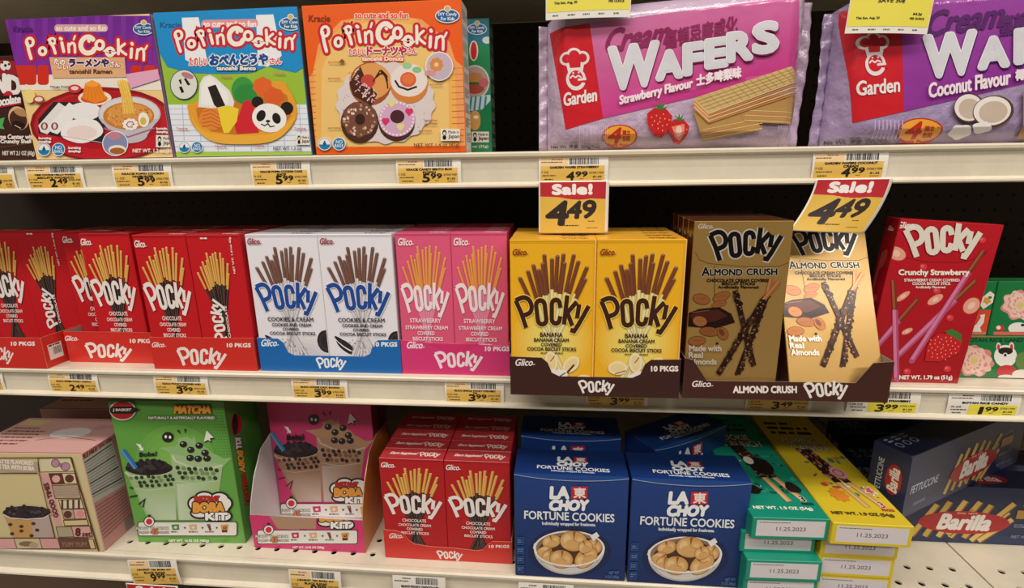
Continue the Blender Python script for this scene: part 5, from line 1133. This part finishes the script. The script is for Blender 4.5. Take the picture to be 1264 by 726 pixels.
def place_stack(base_x, col, light, words, cols, gname, offs, colname):
    pos = ['bottom of the stack, just above the shelf', 'third from the top', 'second from the top', 'topmost of the stack']
    for k in range(4):
        dx, dy = offs[k]
        long_box(f'{colname} snack box, {pos[k]}', (base_x+dx, -.1+dy, ZB+.0002+k*(HB+.0002)), (.0800, .245, HB), 1.5 if gname == 't' else -.5, col, light, words, cols, f'{colname} stacked snack boxes', full=(k == 3))
place_stack(.2085, TEAL, '#aacfc2', ('COOKIE', 'CRUNCH', '#0f3a30', '#e8efe4'), (('#0f5a4c', '#1c1614', '#e8e4dc', '#37a58c'), 1, ('#3a2018', '#5a3a2c', '#2c1610', '#8a6450')), 't', ((.001, .003), (.001, .000), (-.003, .012), (.0025, .001)), 'teal cookie crunch')
place_stack(.2900, YEL, '#e6d98a', ('POPPING', 'CANDY', '#b03a2c', '#5a4420'), (('#c8483c', '#e8903c', '#3c8a6a', '#e8e0c8', '#a8484c'), 2, ('#3a2018', '#6a3a34', '#2c1610', '#b4848a')), 'y', ((.001, .014), (.0, .013), (.0005, .012), (.0010, -.002)), 'yellow popping candy')

# pasta boxes -------------------------------------------------------------------
PN = '#16234c'; GP = 'navy pasta boxes'
def pasta_art(A, X, Y, k, right=True):
    f = lambda x, y: (X+x*k, Y+y*k)
    st = [((125, 0), (60, 130)), ((165, -12), (105, 130)), ((215, -18), (150, 130)), ((262, -16), (190, 130)), ((300, -5), (235, 130)), ((360, 20), (260, 140)), ((372, -14), (290, 90)), ((250, 20), (180, 120)), ((378, 48), (285, 140))]
    for i, (p, q) in enumerate(st): A.line([f(*p), f(*q)], 24*k, '#8a6420'); A.line([f(p[0]-2, p[1]), f(q[0]-2, q[1])], 17*k, ('#d9b45c', '#cfa64c', '#e0be6c')[i % 3])
    A.ell(*f(222, 68), 150*k, 46*k, '#b01c26'); A.T('Barilla', *f(145, 38), *f(312, 96), '#efeae4', bold=4*k, slant=.22); A.T('DAL 1877', *f(195, 28), *f(260, 34), '#efc8a8', bold=.4*k)
def pasta_box(label, loc, rotz, dims=(.260, .040, .0790), **k):
    o = carton('pasta_box', label, 'box', loc, dims, (0, 0, R_(rotz)), col=PN, group=GP, topcol='#101a3a'); W_, D_, H_ = [q*1000 for q in dims]
    A = face(o); A.mm(); A.rect(1, H_-14, W_-1, H_-1, '#1c2c58'); A.T('FETTUCCINE', 10, 40, 64, 50, '#c4ccd8', bold=.12, slope=-.0, slant=.15); A.small(20, 64, 44, 68, '#8a94a8', rows=2)
    pasta_art(A, 64, 26, .36); A.T('COOKING', 208, 22, 226, 25, '#8a94a8'); A.rect(203, 30, 232, 42, '#b98a3c'); A.small(203, 50, 235, 55, '#8a94a8', rows=2); A.T('NET WT. 16 OZ', 203, 66, 240, 70, '#8a94a8', bold=.1)
    A.done('front_print', o)
    L = face(o, 'left'); L.mm(); f0 = L.uv; L.uv = lambda x, y: f0(y, 79-x*1.0); L.T('FETTUCCINE', 20, 8, 62, 14, '#c4ccd8', bold=.1); L.ell(42, 26, 19, 8.5, '#a81c28'); L.T('Barilla', 28, 21, 57, 31, '#efeae4', bold=.5, slant=.2); L.uv = f0; L.done('end_print', o)
    T = face(o, 'top'); T.mm()
    for i in range(3):
        T.small(8+i*14, 5, 18+i*14, 13, '#9aa4b8', rows=2, seed=i); T.ring(13+i*14, 20, 4, 4, 1, '#9aa4b8', n=10)
    T.ell(170, 20, 30, 12, '#7a1820'); T.T('Barilla', 150, 14, 190, 26, '#c8beb8', bold=.4); T.done('top_print', o)
    return o
# calibrate: lower box lies along the shelf, upper one is turned across it
pb = pasta_box('navy pasta box lying flat along the deck at the right edge', (.3690, .0090, ZB+.0002), .4, (.262, .040, .0810))
p2 = pasta_box('navy pasta box turned at an angle on top of the lower one', (.3880, -.0590, ZB+.0816), 30)
copy_tree(p2, (.5300, .1500, ZB+.0816), (0, 0, R_(6)), 'navy pasta box in the dark behind the angled one')
copy_tree(p2, (.4050, .0600, ZB+.0002), (0, 0, R_(2)), 'navy pasta box hidden low behind the front one')
copy_tree(p2, (.4300, .1400, ZB+.0002), (0, 0, R_(5)), 'navy pasta box at the very back of the lowest shelf', skip=('front_print',))
copy_tree(p2, (.4300, .2300, ZB+.0816), (0, 0, R_(5)), 'navy pasta box on top of the hindmost one', skip=('front_print',))

# ================================================================== PRICE TAGS
YT = '#e6bb58'; YT2 = '#eee04a'
def price_tag(label, zs, yb, xpix, price, lines, unit='5 OZ', white=False, w=None, drop=0, seed=1, code='27051709', cents='$1.62', rotz=0, tall=1.):
    "paper tag in the rail; xpix = left and right edges in the photograph at the height of the rail"
    up_ = zs != ZB
    yf = yb+(.0016 if tall == 1. else -.0052); h = .0290*tall; z0 = zs-(.0072 if tall == 1. else .0045)-h
    x0, x1 = xat(xpix[0], zs-.02, yf), xat(xpix[1], zs-.02, yf); w = x1-x0
    r = empty('price_tag', (x0, yf, z0)); r['_u'] = int(up_); tag(r, label, 'price tag', 'price tags in the rails'); r.rotation_euler = (0, R_(rotz), 0)
    # gently bowed paper
    bow = lambda v: .0012*math.sin(min(max(v/h, 0), 1)*math.pi)
    V = []; Fc = []; K = 6
    for j in range(K+1):
        v = h*j/K; V += [(0, -bow(v)+.0016, v), (w, -bow(v)+.0016, v), (w, -bow(v)+.0013, v), (0, -bow(v)+.0013, v)]
    for j in range(K):
        for k in range(4): a = j*4+k; b = j*4+(k+1) % 4; Fc.append([a, b, b+4, a+4])
    Fc.append([0, 1, 2, 3]); Fc.append([K*4+3, K*4+2, K*4+1, K*4])
    mesh_obj('paper_slip', V, Fc, '#ebe6dc', PAPER, r)
    A = Art(w, h, ((0, 0, 0), (1, 0, 0), (0, 0, 1), (0, -1, 0)), surf=lambda u, v, k: Vector((u, -bow(v)+.0012-k, v)), inset=.0003); A.fine = .006
    Wm, Hm = 74., 29.; A.uv = lambda x, y: (x/Wm*w, h-y/Hm*h)
    if white: sub(A, ((22, 13), (71, 13), (71, 28), (22, 28)), 2, 6, YT2)
    else:
        sub(A, ((2, 9.5), (70, 9.5), (70, 28.6), (2, 28.6)), 2, 8, YT); sub(A, ((2, .8), (31, .8), (31, 9.6), (2, 9.6)), 2, 3, mix(YT, '#ffffff', .25))
    A.bars(33, 1, 64, 8, n=26, seed=seed); A.small(3, 4.8, 25, 6.4, '#5a4a3a', seed=seed+2); A.small(14, 1.8, 26, 3.4, '#b0485a' if not white else '#5a4a3a', seed=seed)
    for i, t in enumerate(lines):
        ln = min(52, 2.9*len(t)); A.T(t, 38-ln/2, 9.9+i*3.3, 38+ln/2, 12.2+i*3.3, '#241a14', bold=.3)
    A.T(unit, 3, 15.2, 3+1.9*len(unit), 17.4, '#4a3a2a', bold=.1); A.small(4, 19.3, 20, 21, '#5a4a3a', seed=seed+1); A.small(6, 23.5, 19, 25.2, '#3a2a20', seed=seed+5)
    d_, c_ = price; A.T(d_, 33.5 if d_ == '1' else 30, 16.0, 37 if d_ == '1' else 38, 25.2, '#1c1410', bold=.55, slant=.08); A.T(c_, 39.5, 15.8, 52, 21.4, '#1c1410', bold=.4, slant=.08); A.small(44, 23.4, 48, 24.4, '#3a2a20')
    A.T(code, 54, 16.2, 69, 18.2, '#6a5a3a', bold=.1); A.T(cents, 58, 20.6, 67, 22.8, '#4a3a2a', bold=.15); A.small(58, 24.3, 67, 25.3, '#6a5a3a')
    A.done('print', r, PAPER)
    return r
TT_ = [(-40, 18, ('2', '49'), ['CANDY'], '2.1 OZ', 'partly cut off at the left edge'), (32, 103, ('2', '49'), ['MEIJI COOKIE HELLO PANDA', 'BISCUITS W/CHOCO'], '2.1 OZ', 'reading 2.49 below the ramen kit'), (139, 212, ('5', '99'), ['KRACIE POPIN COOKIN', 'HAMBURGER'], '1.1 OZ', 'reading 5.99 hamburger'),
       (310, 383, ('5', '99'), ['KRACIE POPIN COOKIN CAKE', 'SHOP'], '.9 OZ', 'reading 5.99 cake shop'), (489, 569, ('5', '99'), ['KRACIE CANDY BENTO BOX', 'POPIN'], '1 OZ', 'reading 5.99 bento box'),
       (665, 751, ('4', '99'), ['GARDEN WAFER STRAWBERRY'], '7 OZ', 'reading 4.99 wafer strawberry'), (1003, 1096, ('4', '99'), ['GARDEN WAFERS COCONUT', 'CREAM'], '7 OZ', 'reading 4.99 wafers coconut')]
for i, (a, b, p, l, u, t) in enumerate(TT_): price_tag(f'yellow tag on the top rail {t}', ZT, 0, (a, b), p, l, u, seed=i+1)
MT = [(-60, 4, ('3', '99'), ['CANDY'], '1.4 OZ', 0, 'yellow price tag cut off at the left end of the middle shelf rail'), (60, 121, ('2', '49'), ['GLICO INNER POCKY CHOCO'], '1.41 OZ', 0, 'yellow price tag reading 2.49 under the red trays'), (190, 257, ('3', '99'), ['GLICO POCKY COOKIES AND', 'CREAM'], '2.47 OZ', 0, 'yellow price tag reading 3.99 under the rightmost red tray'),
      (360, 429, ('3', '99'), ['GLICO COOKIE CHOC BANANA', 'POCKY'], '2.47 OZ', 0, 'yellow price tag reading 3.99 under the blue tray'), (549, 622, ('3', '99'), ['GLICO SNACK POCKY STRWBRY', 'TR'], '2.47 OZ', 0, 'yellow price tag reading 3.99 under the pink tray'),
      (723, 800, ('3', '99'), ['GLICO POCKY BANANA'], '2.47 OZ', 0, 'yellow price tag reading 3.99 half covered by the banana tray'), (921, 1003, ('3', '49'), ['GLICO POCKY ALMOND CRUSH'], '1.45 OZ', 0, 'yellow price tag reading 3.49 half covered by the almond tray'),
      (1046, 1136, ('3', '99'), ['POCKY CRUNCHY STRAWBERRY', 'Y'], '1.79 OZ', 1, 'white and yellow 3.99 tag under the crunchy strawberry box'), (1170, 1260, ('1', '99'), ['BOTAN RICE CANDY'], '.75 OZ', 1, 'white and yellow 1.99 tag at the right end of the rail')]
for i, (a, b, p, l, u, wh, t) in enumerate(MT): price_tag(t, ZM, 0, (a, b), p, l, u, white=bool(wh), seed=i+11)
price_tag('yellow price tag reading 9.99 under the pink and green kit boxes', ZB, YB, (161, 222), ('9', '99'), ['J-BASKET TEA BOBA KIT', 'BLACK SUGAR'], '12 OZ', seed=31, rotz=-4, tall=1.25)
price_tag('yellow price tag reading 9.99 under the cardboard tray of magenta kits', ZB, YB, (357, 421), ('9', '99'), ['J-BASKET TEA BOBA KIT', 'BLACK SUGAR'], '12 OZ', seed=32, tall=1.25)
price_tag('white price tag under the red tray on the lowest shelf rail', ZB, YB, (485, 550), ('3', '99'), ['GLICO POCKY CHOCOLATE'], '2.81 OZ', white=True, seed=33, tall=1.25)
price_tag('white price tag under the left fortune cookie carton', ZB, YB, (640, 708), ('3', '99'), ['LA CHOY FORTUNE COOKIES'], '3 OZ', white=True, seed=34, tall=1.25)

# ---- sale slips hanging from the top rail
def sale(label, x0, x1, ztop, ybase, length, curl, skew, lower=None):
    w = x1-x0; r = empty('sale_tag', (x0, ybase, ztop)); r['_u'] = int(ztop > 0); tag(r, label, 'sale tag', 'red and yellow sale slips')
    def S_(u, v, k=0):       # v: up from the lower end; q: distance down from the hinge
        q = max(0.0, (length-v)/length); a = curl*q
        y = -length*(math.sin(a)**2)*.5*(1 if curl > 0 else -1)-.010*math.sin(u/w*math.pi)*q*.4; z = -length*q*(1-.12*abs(a))
        return Vector((u+skew*q**1.6*length, y-k, z+ (u/w-.5)*skew*.12*q*length))
    V = []; Fc = []; NX, NZ = 16, 24
    for j in range(NZ+1):
        for i in range(NX+1): V.append(S_(w*i/NX, length*j/NZ))
    for j in range(NZ):
        for i in range(NX): a = j*(NX+1)+i; Fc.append([a, a+1, a+NX+2, a+NX+1])
    so = mesh_obj('paper_slip', V, Fc, '#ece7dd', PAPER, r, smooth=True); m_ = so.modifiers.new('thickness', 'SOLIDIFY'); m_.thickness = .0003; m_.offset = -1
    A = Art(w, length, ((0, 0, 0), (1, 0, 0), (0, 0, 1), (0, -1, 0)), surf=lambda u, v, k: S_(u, v, .0003+k), inset=.0001); A.fine = .005
    A.uv = lambda x, y: (x/90*w, length-y/70*length)
    sub(A, ((2, 1.5), (86, 1.5), (86, 24), (2, 24)), 8, 5, '#b8202c'); sub(A, ((2, 20), (86, 24), (86, 69), (2, 69)), 8, 10, '#dcb348')
    pts = [(2, 19)]+[(2+84*i/12, 22+2.6*math.cos(i/12*6.2+2.6)) for i in range(13)]+[(86, 19)]; 
    for i in range(1, 13): A.up(.05); A.raw([A.uv(*p) for p in (pts[i], pts[i+1], (pts[i+1][0], 17), (pts[i][0], 17))], lin('#b8202c'))
    A.T('Sale!', 18, 5, 68, 17, '#f2ece6', bold=1.3)
    A.T('4', 11, 27, 38, 58, '#2a1a14', bold=1.9, slant=.12); A.T('4', 38, 27, 55, 49, '#2a1a14', bold=1.4, slant=.12); A.T('9', 57, 26, 73, 49, '#2a1a14', bold=1.4, slant=.12)
    A.small(64, 53, 72, 54.6, '#3a2a20'); A.small(29, 58.5, 52, 60.5, '#3a2a20'); A.small(62, 62, 76, 63.2, '#5a4a2a')
    A.done('print', r, PAPER)
    return r
sale('red and yellow 4.49 sale slip hanging straight below the strawberry wafers', xat(665, ZT-.037, -.004), xat(752, ZT-.037, -.004), ZT-.0330, -.0040, .0600, .25, .00)
sale('red and yellow 4.49 sale slip curled to the left below the coconut wafers', xat(1007, ZT-.037, -.004), xat(1102, ZT-.037, -.004), ZT-.0340, -.0040, .0600, .50, -.42)
sale('top of a red sale slip at the bottom edge under the leftmost 9.99 tag', xat(158, ZB-.04, YB), xat(222, ZB-.04, YB), ZB-.0400, YB-.0040, .0500, .2, 0)

# ---- yellow deal cards hanging from the shelf above
def deal(label, x0, x1, zb, y, lines, rot=0, ht=.130):
    w = x1-x0; h = ht; r = empty('sale_sign', (x0, y, zb)); r['_u'] = 1; r.rotation_euler = (0, R_(rot), 0); tag(r, label, 'sign', 'yellow deal cards hanging from the shelf above')
    bow = lambda u: .003*math.sin(u/w*math.pi)
    V = []; Fc = []; K = 8
    for i in range(K+1): u = w*i/K; V += [(u, -bow(u), 0), (u, -bow(u), h), (u, -bow(u)+.0004, h), (u, -bow(u)+.0004, 0)]
    for i in range(K):
        for k in range(4): a = i*4+k; b = i*4+(k+1) % 4; Fc.append([a, a+4, b+4, b])
    mesh_obj('card', V, Fc, '#e6e3da', PAPER, r)
    A = Art(w, h, ((0, 0, 0), (1, 0, 0), (0, 0, 1), (0, -1, 0)), surf=lambda u, v, k: Vector((u, -bow(u)-k-.0001, v)), inset=.0002); A.fine = .006
    A.uv = lambda x, y: (x/100*w, (y*-1)/100*w)   # y: negative = up from the lower edge, in hundredths of the width
    H = h/w*100
    sub(A, ((1, -H+1), (99, -H+1), (99, -8), (1, -8)), 8, 2, '#e8dc4e')
    for k in range(5): A.small(8+k*18, -5, 18+k*17, -3, '#6a6660', seed=k)
    A.T('This Sun. Aug. 20', 10, -19, 37, -15.5, '#3a3420', bold=.25); A.T('64.2¢', 77, -24, 88, -20.5, '#2a2418', bold=.3); A.T('PER OUNCE', 74, -18.5, 92, -16, '#2a2418', bold=.2)
    A.T('SAVE 50¢', 32, -40, 64, -34, '#3a2418', bold=.3)
    A.T('4', 30, -80, 52, -48, '#241a12', bold=1.6); A.T('49', 56, -80, 84, -58, '#241a12', bold=1.2); A.T('ea', 74, -48, 82, -43, '#241a12', bold=.3)
    A.done('print', r, PAPER)
deal('yellow deal card hanging in front of the strawberry wafer bag', -.0135, .0735, .4060, -.0065, 0, 0)
deal('yellow deal card hanging in front of the coconut wafer bag', .2860, .3640, .3830, -.0065, 0, 2.5)
for o in list(bpy.data.objects):
    if 'dims' in o: del o['dims']

# shelf units -> metres for the goods, tags and shelves of the two upper levels
def to_metres(o):
    o.location = (o.location.x*UNIT, YB+o.location.y*UNIT, ZMID+o.location.z*UNIT); o.scale = (UNIT,)*3
for o in list(bpy.data.objects):
    if o.parent or o.type in ('CAMERA', 'LIGHT') or o.get('kind') == 'structure': continue
    if o.name in UPPER_SET or o.get('_u'): to_metres(o)
    if '_u' in o: del o['_u']
